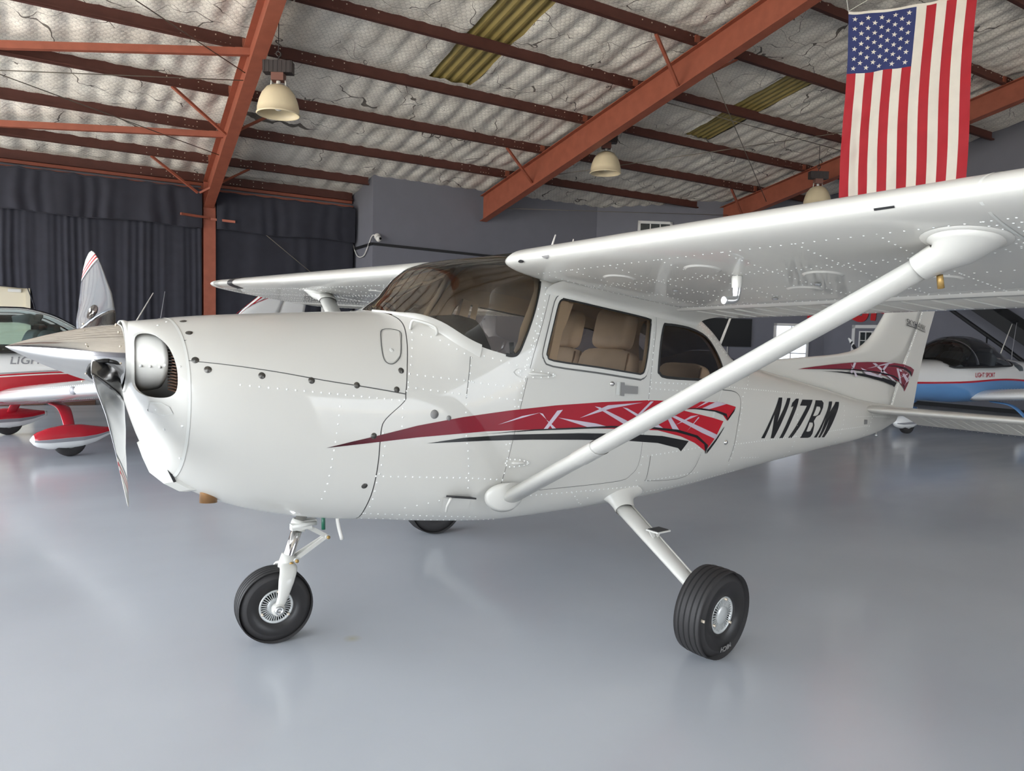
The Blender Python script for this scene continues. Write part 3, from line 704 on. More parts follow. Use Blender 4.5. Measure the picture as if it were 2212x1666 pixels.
# ------------------------------------------------------------------ paint and cabin materials
mat('paint_white', (203, 201, 194), rough=0.42, coat=0.5, spec=0.25)
mat('paint_white_far', (226, 226, 224), rough=0.2, coat=0.5)
mat('rivet', (240, 240, 236), rough=0.25)
mat('seam_dark', (92, 92, 90), rough=0.6)
mat('seam_light', (206, 206, 200), rough=0.4)
mat('stripe_red', (170, 32, 46), rough=0.4, coat=0.15, spec=0.25)
mat('stripe_lilac', (198, 186, 198), rough=0.25, coat=0.4)
mat('stripe_black', (18, 18, 20), rough=0.35, coat=0.2, spec=0.3)
mat('chrome', (225, 222, 218), rough=0.10, metal=1.0)
mat('alu', (205, 206, 206), rough=0.28, metal=0.9)
mat('prop_grey', (150, 154, 160), rough=0.20, metal=0.55, coat=0.4)
mat('prop_dark', (34, 34, 36), rough=0.22, coat=0.5)
mat('tyre', (40, 38, 38), rough=0.62, noise=.12, nscale=7, bump=.05, bscale=120)
mat('tyre_side', (30, 28, 28), rough=0.42, noise=.1, nscale=5)
mat('groove', (10, 10, 10), rough=0.8)
mat('wheel_paint', (200, 202, 200), rough=0.3, metal=0.3)
mat('leather', (232, 212, 182), rough=0.48, noise=.05, nscale=9, bump=.06, bscale=160)
mat('leather_dark', (150, 122, 92), rough=0.55)
mat('trim_beige', (224, 204, 172), rough=0.6)
mat('headliner', (214, 198, 174), rough=0.8)
mat('panel_black', (30, 29, 30), rough=0.55)
mat('gasket', (26, 25, 24), rough=0.5)
mat('screw', (96, 94, 90), rough=0.35, metal=0.8)
mat('grey_plate', (132, 130, 128), rough=0.4)
mat('exhaust', (150, 112, 74), rough=0.4, metal=0.6, noise=.2, nscale=20)
mat('fin_brown', (86, 62, 46), rough=0.6)
mat('green_tube', (30, 92, 70), rough=0.4)
mat('brass', (170, 138, 82), rough=0.45, metal=0.5)
glass('windshield_glass', (0.93, 0.88, 0.82), ior=1.75)
glass('cabin_glass', (0.86, 0.80, 0.75), ior=1.5)
def red_gradient():
    # the wrap is printed with a fade from maroon at its tip to bright red
    m = M['stripe_red']; t = m.node_tree; b = t.nodes['Principled BSDF']
    tc = t.nodes.new('ShaderNodeTexCoord'); sx = t.nodes.new('ShaderNodeSeparateXYZ'); mr = t.nodes.new('ShaderNodeMapRange'); rp = t.nodes.new('ShaderNodeValToRGB')
    t.links.new(tc.outputs['Object'], sx.inputs[0]); t.links.new(sx.outputs[0], mr.inputs[0]); mr.inputs[1].default_value = -.1; mr.inputs[2].default_value = 2.6
    t.links.new(mr.outputs[0], rp.inputs[0]); e = rp.color_ramp.elements
    e[0].position = 0; e[0].color = srgb(50, 16, 24); e[1].position = 1; e[1].color = srgb(188, 24, 40)
    k = e.new(.18); k.color = srgb(112, 20, 38); k = e.new(.5); k.color = srgb(156, 22, 40)
    t.links.new(rp.outputs[0], b.inputs['Base Color'])
red_gradient()
PLANE = empty('airplane', (0.6, 0, 0), 'large white high wing airplane with red and black swoosh and polished spinner', 'airplane')
def pp(o, label=None, kind=None, parent=None):
    """part of the foreground airplane"""
    if parent is None: adopt(PLANE, o)
    else: o.parent = parent; o.matrix_parent_inverse = parent.matrix_world.inverted() if False else Matrix.Identity(4)
    return tag(o, label, None, None, kind)
def sub(o, parent):
    """sub-part: built in world space like its part, whose own matrix is the identity offset"""
    o.parent = parent; return o
# ------------------------------------------------------------------ patches of the body surface
def densify(l, d, closed=True):
    r = []; a = np.asarray(l, float); n = len(a)
    for i in range(n if closed else n-1):
        p, q = a[i], a[(i+1) % n]; k = max(1, int(math.ceil(np.linalg.norm(q-p)/d)))
        for j in range(k): r.append(p+(q-p)*j/k)
    if not closed: r.append(a[-1])
    return r
def patch(name, m, outline, holes=(), off=0.0, step=0.035, mirror=True, surf=None, xz=True, side=-1):
    """skin patch of the body: outline and holes as (x, z) on the near side, or (x, th) when xz is False"""
    S = surf or BODY; K = 0.5
    def conv(l):
        a = np.array([q[:2] for q in l], float)
        if xz: a = np.array(densify(a, .02)); a[:, 1] = S.th(a[:, 0], a[:, 1])
        a[:, 1] *= K; return a
    def dens(a, d):
        r = []
        for i in range(len(a)):
            p, q = a[i], a[(i+1) % len(a)]; n = max(1, int(np.linalg.norm(q-p)/d))
            for k in range(n): r.append(p+(q-p)*k/n)
        return np.array(r)
    loops = [dens(conv(outline), step*.7)]+[dens(conv(h), step*.6) for h in holes]
    lo, hi = loops[0].min(0), loops[0].max(0)
    gx, gy = np.meshgrid(np.arange(lo[0], hi[0], step)+step*.37, np.arange(lo[1], hi[1], step)+step*.41)
    g = np.stack([gx.ravel(), gy.ravel()], 1)
    keep = inpoly(g, loops[0])
    for h in loops[1:]: keep &= ~inpoly(g, h)
    g = g[keep]
    if len(g):
        allb = np.concatenate(loops); d = np.full(len(g), 9.)
        for i in range(0, len(allb), 400): d = np.minimum(d, np.sqrt(((g[:, None, :]-allb[None, i:i+400, :])**2).sum(-1)).min(1))
        g = g[d > step*.42]
    V = []; E_ = []
    for l in loops:
        k = len(V); V += [Vector(q) for q in l]; E_ += [(k+i, k+(i+1) % len(l)) for i in range(len(l))]
    V += [Vector(q) for q in g]
    r = delaunay_2d_cdt(V, E_, [], 0, 1e-6)
    vv = np.array([(v.x, v.y) for v in r[0]]); F = np.array([f for f in r[2] if len(f) == 3])
    cen = vv[F].mean(1); keep = inpoly(cen, loops[0])
    for h in loops[1:]: keep &= ~inpoly(cen, h)
    F = F[keep]
    x, th = vv[:, 0], vv[:, 1]/K
    P_ = S.P(x, th, np.full(len(x), off)); Nn = S.N(x, np.clip(th, .004, PI-.004))
    # consistent winding
    a, b, c = P_[F[:, 0]], P_[F[:, 1]], P_[F[:, 2]]; fn = np.cross(b-a, c-a); fl = (fn*Nn[F[:, 0]]).sum(1) < 0
    F[fl] = F[fl][:, ::-1]
    verts = P_; norms = Nn; faces = F
    if mirror:
        q = P_.copy(); q[:, 1] *= -1; nn = Nn.copy(); nn[:, 1] *= -1
        mid = np.abs(P_[:, 1]) < 1e-5; idx = np.arange(len(P_)); mp = np.where(mid, idx, np.cumsum(~mid)-1+len(P_))
        Nn[mid, 1] = 0
        verts = np.concatenate([P_, q[~mid]]); norms = np.concatenate([Nn, nn[~mid]]); faces = np.concatenate([F, mp[F[:, ::-1]]])
    elif side > 0:
        verts = P_.copy(); verts[:, 1] *= -1; norms = Nn.copy(); norms[:, 1] *= -1; faces = F[:, ::-1]
    me = bpy.data.meshes.new(name); me.from_pydata(verts.tolist(), [], faces.tolist()); me.update()
    me.polygons.foreach_set('use_smooth', [True]*len(me.polygons))
    me.normals_split_custom_set_from_vertices([tuple(n) for n in norms])
    o = link(name, me, m)
    return o
def sm(l, n=5, closed=False): return [tuple(q) for q in catmull(l, n, closed)]
def bodyp(x, z, off=0.0):
    t = BODY.th(np.array([x]), np.array([z])); return Vector(BODY.P(np.array([x]), t, np.array([off]))[0]), Vector(BODY.N(np.array([x]), t)[0])
# outlines measured on the near side, (x, z)
SEAM = [(0.333, 1.592), (0.345, 1.57), (0.345, 1.537), (0.326, 1.472), (0.291, 1.356), (0.267, 1.232), (0.256, 1.195), (0.167, 1.122), (0.143, 1.067), (0.137, 0.924), (0.134, 0.791), (0.135, 0.689), (0.154, 0.616)]
SPLIT = [(-0.637, 1.376), (-0.484, 1.359), (-0.307, 1.332), (-0.115, 1.296), (0.094, 1.261), (0.262, 1.23)]
WS = sm([(0.299, 1.61), (0.365, 1.602), (0.435, 1.593), (0.504, 1.557), (0.594, 1.493), (0.686, 1.448), (0.799, 1.416), (0.861, 1.407), (0.9, 1.426), (0.94, 1.496), (0.989, 1.595), (1.045, 1.72), (1.077, 1.79)], 4)
DOOR = sm([(1.115, 1.715), (1.162, 1.749), (1.215, 1.758), (1.488, 1.727), (1.86, 1.682), (1.905, 1.665), (1.92, 1.622), (1.868, 1.38), (1.842, 1.111), (1.812, 0.924), (1.797, 0.774), (1.752, 0.719), (1.662, 0.69), (1.19, 0.698), (0.845, 0.712), (0.819, 0.745), (0.83, 0.817), (0.849, 0.904), (0.912, 1.149), (0.989, 1.41)], 3, True)
WIN1 = sm([(1.195, 1.704), (1.229, 1.704), (1.475, 1.673), (1.834, 1.627), (1.867, 1.604), (1.852, 1.54), (1.811, 1.34), (1.777, 1.303), (1.72, 1.306), (1.43, 1.342), (1.117, 1.377), (1.073, 1.404), (1.07, 1.432), (1.111, 1.557), (1.159, 1.674)], 3, True)
WIN2 = sm([(1.982, 1.589), (2.024, 1.598), (2.15, 1.592), (2.29, 1.575), (2.461, 1.526), (2.566, 1.421), (2.613, 1.332), (2.611, 1.281), (2.549, 1.253), (2.339, 1.258), (2.002, 1.278), (1.934, 1.304), (1.921, 1.331), (1.941, 1.488)], 3, True)
def inset(l, d):
    a = np.array([q[:2] for q in l], float); n = len(a); out_ = []
    ar = 0.5*np.sum(a[:, 0]*np.roll(a[:, 1], -1)-np.roll(a[:, 0], -1)*a[:, 1]); s = 1 if ar > 0 else -1
    for i in range(n):
        t1 = a[i]-a[i-1]; t2 = a[(i+1) % n]-a[i]; t1 /= np.linalg.norm(t1)+1e-9; t2 /= np.linalg.norm(t2)+1e-9
        nn = np.array([-(t1+t2)[1], (t1+t2)[0]]); nn /= np.linalg.norm(nn)+1e-9; c = max(.5, float(nn @ np.array([-t1[1], t1[0]])))
        out_.append(tuple(a[i]+s*nn*d/c))
    return out_
def tofield(l):
    a = np.array(densify([q[:2] for q in l], .03, False)); return list(zip(a[:, 0], BODY.th(a[:, 0], a[:, 1])))
X0 = -0.798; XB = -0.640
ws_t = tofield(WS)
# nose bowl with its two cooling inlets
INLET = sm([(-.788, 1.466), (-.758, 1.484), (-.722, 1.472), (-.692, 1.42), (-.678, 1.345), (-.680, 1.27), (-.698, 1.238), (-.735, 1.228), (-.770, 1.234), (-.7895, 1.265), (-.7950, 1.32), (-.7950, 1.41)], 4, True)
bowl_out = [(X0, 0.0), (XB-.002, 0.0)]+[(XB-.002, t) for t in np.linspace(.1, PI-.1, 24)]+[(XB-.002, PI), (X0, PI)]+[(X0, t) for t in np.linspace(PI-.1, .1, 24)]
nose = pp(patch('nose_bowl', 'paint_white', bowl_out, [tofield(INLET)], step=.014, xz=False), 'white nose bowl with cooling air inlets')
# upper and lower cowling
seam_t = tofield(sm(SEAM, 4)); split_t = tofield(sm(SPLIT, 4)); ks = int(np.argmin([abs(q[1]-split_t[-1][1]) for q in seam_t]))
ks = min(range(len(seam_t)), key=lambda i: (seam_t[i][0]-split_t[-1][0])**2+(seam_t[i][1]-split_t[-1][1])**2)
g_ = .0035
up = [(XB+.002, 0.0), (.294, 0.0), (.298, ws_t[0][1])]+[(q[0]-g_, q[1]) for q in seam_t[:ks]]+[(q[0], q[1]-g_*1.4) for q in split_t[::-1]]+[(XB+.002, t) for t in np.linspace(split_t[0][1]-.03, .06, 14)]
lowr = [(XB+.002, split_t[0][1]+g_)]+[(q[0], q[1]+g_*1.4) for q in split_t[1:]]+[(q[0]-g_, q[1]) for q in seam_t[ks+1:]]+[(.16, PI), (XB+.002, PI)]+[(XB+.002, t) for t in np.linspace(PI-.06, split_t[0][1]+.05, 20)]
cowl_u = pp(patch('upper_cowling', 'paint_white', up, xz=False, step=.03)); cowl_l = pp(patch('lower_cowling', 'paint_white', lowr, xz=False, step=.03))
# dark strip behind the joints, so the gaps read as fine lines
def ribbon(name, line, wd, off, m, mirror=True, field=False, side=-1):
    l = line if field else tofield(line); a = np.array(l); t = np.gradient(a, axis=0); t[:, 1] *= .5; t /= np.linalg.norm(t, axis=1)[:, None]+1e-9
    n = np.stack([-t[:, 1], t[:, 0]/.5], 1)*wd/2
    A = BODY.P(a[:, 0]+n[:, 0], a[:, 1]+n[:, 1], np.full(len(a), off)); Bq = BODY.P(a[:, 0]-n[:, 0], a[:, 1]-n[:, 1], np.full(len(a), off))
    f = lambda P_: [Vector((p[0], -p[1]*side, p[2])) for p in P_]
    mb = MB(); mb.loft([f(A), f(Bq)], False, False, True)
    return mb.build(name, m)
for nm, ln in (('cowl_joint', seam_t+[(.158, PI)]), ('cowl_joint', split_t), ('bowl_joint', [(XB, t) for t in np.linspace(0.02, PI-.02, 40)])):
    for s_ in (-1, 1): pp(ribbon(nm, ln, .02, -.004, 'seam_dark' if nm == 'cowl_joint' else 'seam_light', field=True, side=s_))
for s_ in (-1, 1): pp(ribbon('bowl_bead', [(XB, t) for t in np.linspace(0.0, PI, 40)], .010, .0022, 'seam_light', field=True, side=s_))
# fuselage behind the cowling, with openings for windshield, doors and windows
RW = [(2.60, 0.0), (2.97, 0.0), (2.985, .35), (2.96, .62), (2.90, .80), (2.80, .88), (2.70, .84), (2.63, .62)]

XE = BODY.x1-.002
fus = [(q[0]+g_*.4, q[1]) for q in seam_t]+[(.161, PI), (XE, PI), (XE, 0.0), (2.985, 0.0)]+RW[2:]+[(2.60, .3), (2.595, 0.0), (1.077, 0.0), (1.077, ws_t[-1][1]*.5)]+[q for q in ws_t[::-1] if q[0] > .355]
fuse = pp(patch('fuselage', 'paint_white', fus, [tofield(inset(DOOR, -.0025)), tofield(WIN2)], xz=False, step=.03), 'white riveted fuselage with tail cone')
# doors
def door_set(sd):
    d = pp(patch('cabin_door', 'paint_white', tofield(DOOR), [tofield(WIN1)], xz=False, step=.03, mirror=False, side=sd), ('near' if sd < 0 else 'far')+' cabin door with large window')
    sub(patch('window_frame', 'paint_white', tofield(inset(WIN1, -.022)), [tofield(inset(WIN1, -.001))], xz=False, off=.006, step=.02, mirror=False, side=sd), d)
    sub(patch('window_gasket', 'gasket', tofield(inset(WIN1, -.002)), [tofield(inset(WIN1, .009))], xz=False, off=.002, step=.02, mirror=False, side=sd), d)
    sub(patch('window_pane', 'cabin_glass', tofield(inset(WIN1, -.001)), xz=False, off=-.004, step=.06, mirror=False, side=sd), d)
    sub(ribbon('door_joint', tofield(DOOR+[DOOR[0]]), .016, -.004, 'seam_dark', field=True, side=sd), d)
    sub(ribbon('window_edge', tofield(inset(WIN1, -.023)+[inset(WIN1, -.023)[0]]), .005, .003, 'seam_dark', field=True, side=sd), d)
    if sd > 0: return d
    for (x0, z0), (x1, z1) in (((0.865, 1.324), (1.151, 1.302)), ((0.81, 0.871), (0.986, 0.857))):
        mb = MB(); n = 14; ring = []
        for k in range(n):
            a = 2*PI*k/n; t = (math.cos(a)+1)/2; w_ = .032*(1-.55*t) if t > .2 else .032; ring.append((x0+(x1-x0)*t, z0+(z1-z0)*t+math.sin(a)*w_))
        o = patch('hinge', 'paint_white', ring, off=.005, step=.03, mirror=False); sub(o, d)
        a, na = bodyp(x0+(x1-x0)*.3, z0+(z1-z0)*.3, .006); b, nb = bodyp(x0+(x1-x0)*.85, z0+(z1-z0)*.85, .006)
        sub(MB().tube([a, a+(b-a)*.15, b-(b-a)*.15, b], [.002, .011, .008, .002], 8).build('hinge_bead', 'paint_white'), d)
        rv = MB()
        for k in range(n):
            p_, n_ = bodyp(x0+(x1-x0)*.5+(ring[k][0]-(x0+x1)/2)*.82, (z0+z1)/2+(ring[k][1]-(z0+z1)/2)*.75, .006); rv.ball(p_, .0045, 6, 3)
        sub(tag(rv.build('hinge_rivets', 'rivet'), None, kind='stuff'), d)
    # handle: recessed plate and grip, lock
    o = patch('handle_plate', 'seam_light', [(1.578, 1.262), (1.612, 1.260), (1.61, 1.19), (1.575, 1.193)], off=.003, mirror=False); sub(o, d)
    o = patch('door_handle', 'grey_plate', [(1.606, 1.262), (1.632, 1.260), (1.634, 1.244), (1.742, 1.235), (1.742, 1.192), (1.634, 1.198), (1.632, 1.183), (1.606, 1.186)], off=.012, mirror=False); sub(o, d)
    p_, n_ = bodyp(1.542, 1.254); sub(MB().lathe([(0, .012), (.010, .012), (.014, .006), (.015, 0)], p_, n_, 14).build('door_lock', 'chrome'), d)
    return d
door_set(-1); door_set(1)
for s_ in (-1, 1):
    rw = pp(patch('rear_side_window', 'cabin_glass', tofield(WIN2), xz=False, off=-.003, step=.06, mirror=False, side=s_), 'tinted rear side window')
    sub(patch('window_gasket', 'gasket', tofield(inset(WIN2, -.004)), [tofield(inset(WIN2, .012))], xz=False, off=.002, step=.02, mirror=False, side=s_), rw)
pp(patch('rear_window', 'cabin_glass', RW, xz=False, off=-.003, step=.06), 'wraparound rear window')
# windshield: one curved sheet
wsf = [(.296, 0.0)]+ws_t+[(1.077, ws_t[-1][1]*.5), (1.077, 0.0)]
wsh = pp(patch('windshield', 'windshield_glass', wsf, xz=False, off=-.002, step=.05), 'brown tinted wraparound windshield')
lip = [(q[0], q[1]) for q in WS if q[0] < .70]
def ws_fairing(s):
    a = np.array(tofield(lip)); K = .5; t = np.gradient(a, axis=0); t[:, 1] *= K; t /= np.linalg.norm(t, axis=1)[:, None]
    n = np.stack([-t[:, 1], t[:, 0]], 1); n *= np.sign(n[:, 1:2])
    rows = []
    for d_, of in ((-.006, .003), (.010, .009), (.028, .007), (.034, .001)):
        q = a + n*np.array([1, 1/K])*d_*np.clip((np.arange(len(a))+3)/14, .3, 1)[:, None]
        rows.append(BODY.P(q[:, 0], np.clip(q[:, 1], 0.002, PI), np.full(len(a), of)))
    return MB().loft([[Vector((p[0], p[1]*s, p[2])) for p in r] for r in rows], False, False, True).build('windshield_fairing', 'paint_white')
pp(ws_fairing(1)); pp(ws_fairing(-1))
for s_ in (-1, 1): pp(ribbon('windshield_seal', [q for q in ws_t if q[0] > .8], .010, .002, 'gasket', field=True, side=s_))
# ------------------------------------------------------------------ cabin lining and interior
lin_out = [(1.085, .62), (1.04, .92), (.985, 1.08), (.93, 1.2), (.90, 1.32), (.88, PI-.5), (2.64, PI-.5), (2.78, 1.2), (2.55, .05), (1.10, .05)]
pp(patch('cabin_lining', 'trim_beige', lin_out, [tofield(inset(WIN1, -.004)), tofield(inset(WIN2, -.004))], xz=False, off=-.028, step=.05), 'beige cabin side lining')
pp(patch('headliner', 'headliner', [(1.08, .0), (2.58, .0), (2.55, .75), (1.9, .85), (1.08, .8)], xz=False, off=-.05, step=.06), 'beige headliner')
def reveal(l, name):      # beige reveals between skin and lining around the panes
    a = np.array(tofield(l)); a = np.concatenate([a, a[:1]]); A = BODY.P(a[:, 0], a[:, 1], np.full(len(a), -.006)); Bq = BODY.P(a[:, 0], a[:, 1], np.full(len(a), -.032))
    for s in (1, -1): pp(MB().loft([[Vector((p[0], p[1]*s, p[2])) for p in A], [Vector((p[0], p[1]*s, p[2])) for p in Bq]], False, False, True).build(name, 'trim_beige'))
reveal(WIN1, 'window_reveal'); reveal(WIN2, 'window_reveal')
pp(ribbon('door_post_trim', tofield([(0.905, 1.40), (0.95, 1.49), (0.998, 1.595), (1.06, 1.72), (1.095, 1.79)]), .06, -.03, 'trim_beige', field=True), 'beige door post trim')
def rbox(mb, c, size, r=.03, ax=None, seg=4, puff=0.0):
    """soft rounded cushion block"""
    ax = ax or (Vector((1, 0, 0)), Vector((0, 1, 0)), Vector((0, 0, 1))); h = [s/2 for s in size]; c = Vector(c); n = 20; m_ = 14; rings = []
    for i in range(m_+1):
        ph = PI*i/m_; q = []
        for j in range(n):
            th = 2*PI*j/n; e = .38
            f = lambda v: math.copysign(abs(v)**e, v)
            x, y, z = f(math.sin(ph))*f(math.cos(th)) if False else math.copysign(abs(math.sin(ph))**e, 1)*f(math.cos(th)), math.copysign(abs(math.sin(ph))**e, 1)*f(math.sin(th)), f(math.cos(ph))
            q.append(c+ax[0]*(x*h[0])+ax[1]*(y*h[1])+ax[2]*(z*h[2]))
        rings.append(q)
    mb.loft(rings, True, False, True); return mb
def seat(x, y, z, s=1.0, wd=.46, bh=.48, head=True):
    tl = math.radians(14); up_ = Vector((math.sin(tl), 0, math.cos(tl))); fw = Vector((math.cos(tl), 0, -math.sin(tl))); sd = Vector((0, 1, 0)); ax = (fw, sd, up_)
    st = pp(rbox(MB(), (x-.17, y, z), (.48, wd, .14)).build('seat', 'leather'), 'beige leather seat')
    b0 = Vector((x+.08, y, z+.04))
    sub(rbox(MB(), b0+up_*(bh/2), (.13, wd, bh), ax=ax).build('backrest', 'leather'), st)
    if head: sub(rbox(MB(), b0+up_*(bh+.125), (.12, wd*.62, .25), ax=ax).build('headrest', 'leather'), st)
    pi = MB()
    for s_ in (-1, 1): pi.tube([b0+up_*t+sd*(s_*wd*.45)-fw*.05 for t in np.linspace(.04, bh-.03, 8)], .006, 5)
    if head: pi.tube([b0+up_*(bh-.01)+sd*t*wd-fw*.03 for t in np.linspace(-.34, .34, 6)], .006, 5)
    sub(pi.build('piping', 'leather_dark'), st)
    return st
for s_ in (-1, 1): seat(1.63, .235*s_, .93)
for s_ in (-1, 1): seat(2.36, .21*s_, .88, wd=.4, bh=.44, head=False)
def belt(pts, name='seat_belt', w=.045):
    mb = MB(); pts = [Vector(p) for p in catmull(pts, 6)]; A = [p+Vector((w/2, 0, 0)) for p in pts]; Bq = [p-Vector((w/2, 0, 0)) for p in pts]
    mb.loft([A, Bq], False, False, True); pp(mb.build(name, 'trim_beige'))
belt([(1.30, -.46, 1.70), (1.25, -.44, 1.55), (1.17, -.40, 1.38), (1.10, -.38, 1.2)]); belt([(1.30, .46, 1.70), (1.25, .44, 1.55), (1.17, .4, 1.38), (1.1, .38, 1.2)])
for s_ in (-1, 1): pp(MB().bar((1.23, .47*s_, 1.72), (1.10, .49*s_, 1.25), .05, .06).build('cabin_post', 'trim_beige'))
# glare shield and instrument panel
def glareshield():
    mb = MB(); rows = []
    for x, zt_, k in ((.36, 1.572, .0), (.45, 1.58, .2), (.60, 1.585, .5), (.72, 1.58, .8), (.80, 1.555, 1), (.83, 1.50, 1), (.83, 1.2, 1)):
        r = []
        for t in np.linspace(-1, 1, 25):
            hump = .05*k*math.exp(-((abs(t)-.55)/.3)**2)
            r.append(Vector((x+.03*hump*10*k*(zt_ > 1.3), t*.455, zt_+(hump-.16*abs(t)**3.5 if zt_ > 1.3 else 0))))
        rows.append(r)
    mb.loft(rows, False, False, True); return mb.build('glareshield', 'panel_black')
pp(glareshield(), 'black glareshield over instrument panel')
pp(MB().box((1.6, 0, .70), (1.4, .84, .03)).build('cabin_floor', 'panel_black'))
pp(MB().box((.42, 0, 1.05), (.02, .74, .62)).build('firewall', 'panel_black'))
for s_ in (-1, 1):
    y = MB().tube([(.83, .23*s_, 1.36), (.98, .23*s_, 1.37)], .012, 8); y.tube(catmull([(.98, .23*s_-.13, 1.47), (.985, .23*s_-.13, 1.37), (.99, .23*s_, 1.355), (.985, .23*s_+.13, 1.37), (.98, .23*s_+.13, 1.47)], 5), .013, 8)
    pp(y.build('control_yoke', 'panel_black'))
# ------------------------------------------------------------------ outlines of the paint scheme and rivet rows, (x, z) on the near side
GL = {}; SLASH = []
FRED = [(4.123, 1.293), (4.296, 1.308), (4.612, 1.329), (4.948, 1.345), (5.215, 1.351), (5.496, 1.348), (5.692, 1.342), (5.896, 1.327), (6.066, 1.299), (6.15, 1.273), (6.11, 1.205), (6.063, 1.238), (5.987, 1.259), (5.881, 1.278), (5.758, 1.291), (5.882, 1.272), (5.988, 1.249), (6.054, 1.228), (6.043, 1.147), (5.966, 1.062), (5.95, 1.093), (5.835, 1.156), (5.669, 1.203), (5.413, 1.243), (5.133, 1.269), (4.868, 1.283), (4.616, 1.289), (4.298, 1.292)]
FBLK = [(4.488, 1.273), (4.784, 1.268), (5.135, 1.247), (5.513, 1.205), (5.713, 1.168), (5.775, 1.152), (5.73, 1.111), (5.698, 1.128), (5.517, 1.169), (5.23, 1.213), (4.959, 1.243), (4.701, 1.263)]
SKY = [(5.892, 1.707), (6.329, 1.644), (5.892, 1.756), (6.33, 1.705)]
GL['N',0] = [(3.149, 0.832), (3.199, 0.828), (3.315, 0.989), (3.289, 0.821), (3.336, 0.817), (3.578, 1.097), (3.524, 1.099), (3.363, 0.934), (3.447, 1.106), (3.391, 1.108)]
GL['1',0] = [(3.422, 0.811), (3.477, 0.807), (3.714, 1.087), (3.666, 1.089), (3.597, 1.062), (3.569, 1.03), (3.608, 1.036)]
GL['7',0] = [(3.562, 0.802), (3.621, 0.797), (3.74, 0.886), (3.899, 1.026), (3.949, 1.068), (3.768, 1.078), (3.715, 1.035), (3.831, 1.028), (3.69, 0.908)]
GL['B',0] = [(3.764, 0.786), (3.905, 0.775), (3.943, 0.779), (3.964, 0.802), (3.975, 0.871), (3.958, 0.903), (3.994, 0.932), (4.003, 0.938), (4.058, 0.947), (4.116, 1.001), (4.138, 1.037), (4.116, 1.056), (3.998, 1.063)]
GL['B',1] = [(4.003, 1.015), (4.06, 1.01), (4.07, 0.99), (4.023, 0.949), (3.981, 0.942), (3.939, 0.945)]
GL['B',2] = [(3.885, 0.898), (3.939, 0.892), (3.951, 0.872), (3.917, 0.828), (3.884, 0.826), (3.849, 0.83)]
GL['M',0] = [(4.012, 0.769), (4.061, 0.765), (4.17, 0.922), (4.09, 0.763), (4.128, 0.76), (4.237, 0.912), (4.157, 0.759), (4.207, 0.755), (4.446, 1.03), (4.374, 1.034), (4.239, 0.963), (4.311, 1.04), (4.247, 1.042)]
SLASH.append([(0.77, 1.065), (1.033, 1.114), (0.92, 1.102)])
SLASH.append([(1.03, 1.114), (1.147, 1.025), (1.121, 1.025), (1.053, 1.108)])
SLASH.append([(1.15, 1.12), (1.188, 1.123), (1.087, 1.026), (1.062, 1.028)])
SLASH.append([(1.159, 1.083), (1.432, 1.038), (1.553, 1.008), (1.375, 1.02)])
SLASH.append([(1.309, 1.074), (1.516, 1.135), (1.797, 1.141), (1.546, 1.117)])
SLASH.append([(1.416, 1.133), (1.457, 1.126), (1.706, 1.028), (1.644, 1.025)])
SLASH.append([(1.631, 1.12), (1.671, 1.112), (1.94, 0.998), (1.996, 0.977), (1.889, 0.995)])
SLASH.append([(1.863, 1.145), (1.889, 1.144), (1.769, 1.064), (1.752, 1.07)])
SLASH.append([(2.009, 1.052), (2.045, 1.051), (2.141, 0.957), (2.079, 0.961)])
SLASH.append([(2.045, 1.051), (2.102, 1.048), (2.562, 0.899), (2.555, 0.869), (2.368, 0.93)])
SLASH.append([(2.104, 0.995), (2.328, 1.042), (2.246, 1.04)])
SLASH.append([(2.529, 1.119), (2.649, 1.097), (2.442, 1.073), (2.366, 1.083)])
SLASH.append([(2.407, 1.124), (2.45, 1.122), (2.292, 1.086)])
SLASH.append([(1.871, 1.013), (1.941, 1.004), (2.005, 0.971), (1.943, 0.977)])
SLASH.append([(2.327, 1.03), (2.339, 1.026), (2.214, 0.948)])
BLK2 = [(2.136, 1.096), (2.356, 1.083), (2.535, 1.06), (2.655, 1.033), (2.679, 0.981), (2.644, 1.018), (2.511, 1.054), (2.335, 1.076)]
BLKE = [(0.663, 1.023), (0.998, 1.023), (1.553, 1.008), (1.872, 0.985), (2.108, 0.951), (2.309, 0.903), (2.413, 0.851), (2.442, 0.785), (2.458, 0.842), (2.329, 0.914), (2.126, 0.964), (1.873, 0.996), (1.551, 1.019), (0.997, 1.03)]
BLKR = [(2.771, 1.07), (2.748, 1.041), (2.671, 0.985), (2.676, 1.004)]
BLKR2 = [(2.634, 0.949), (2.627, 0.937), (2.546, 0.86), (2.454, 0.784), (2.456, 0.81)]
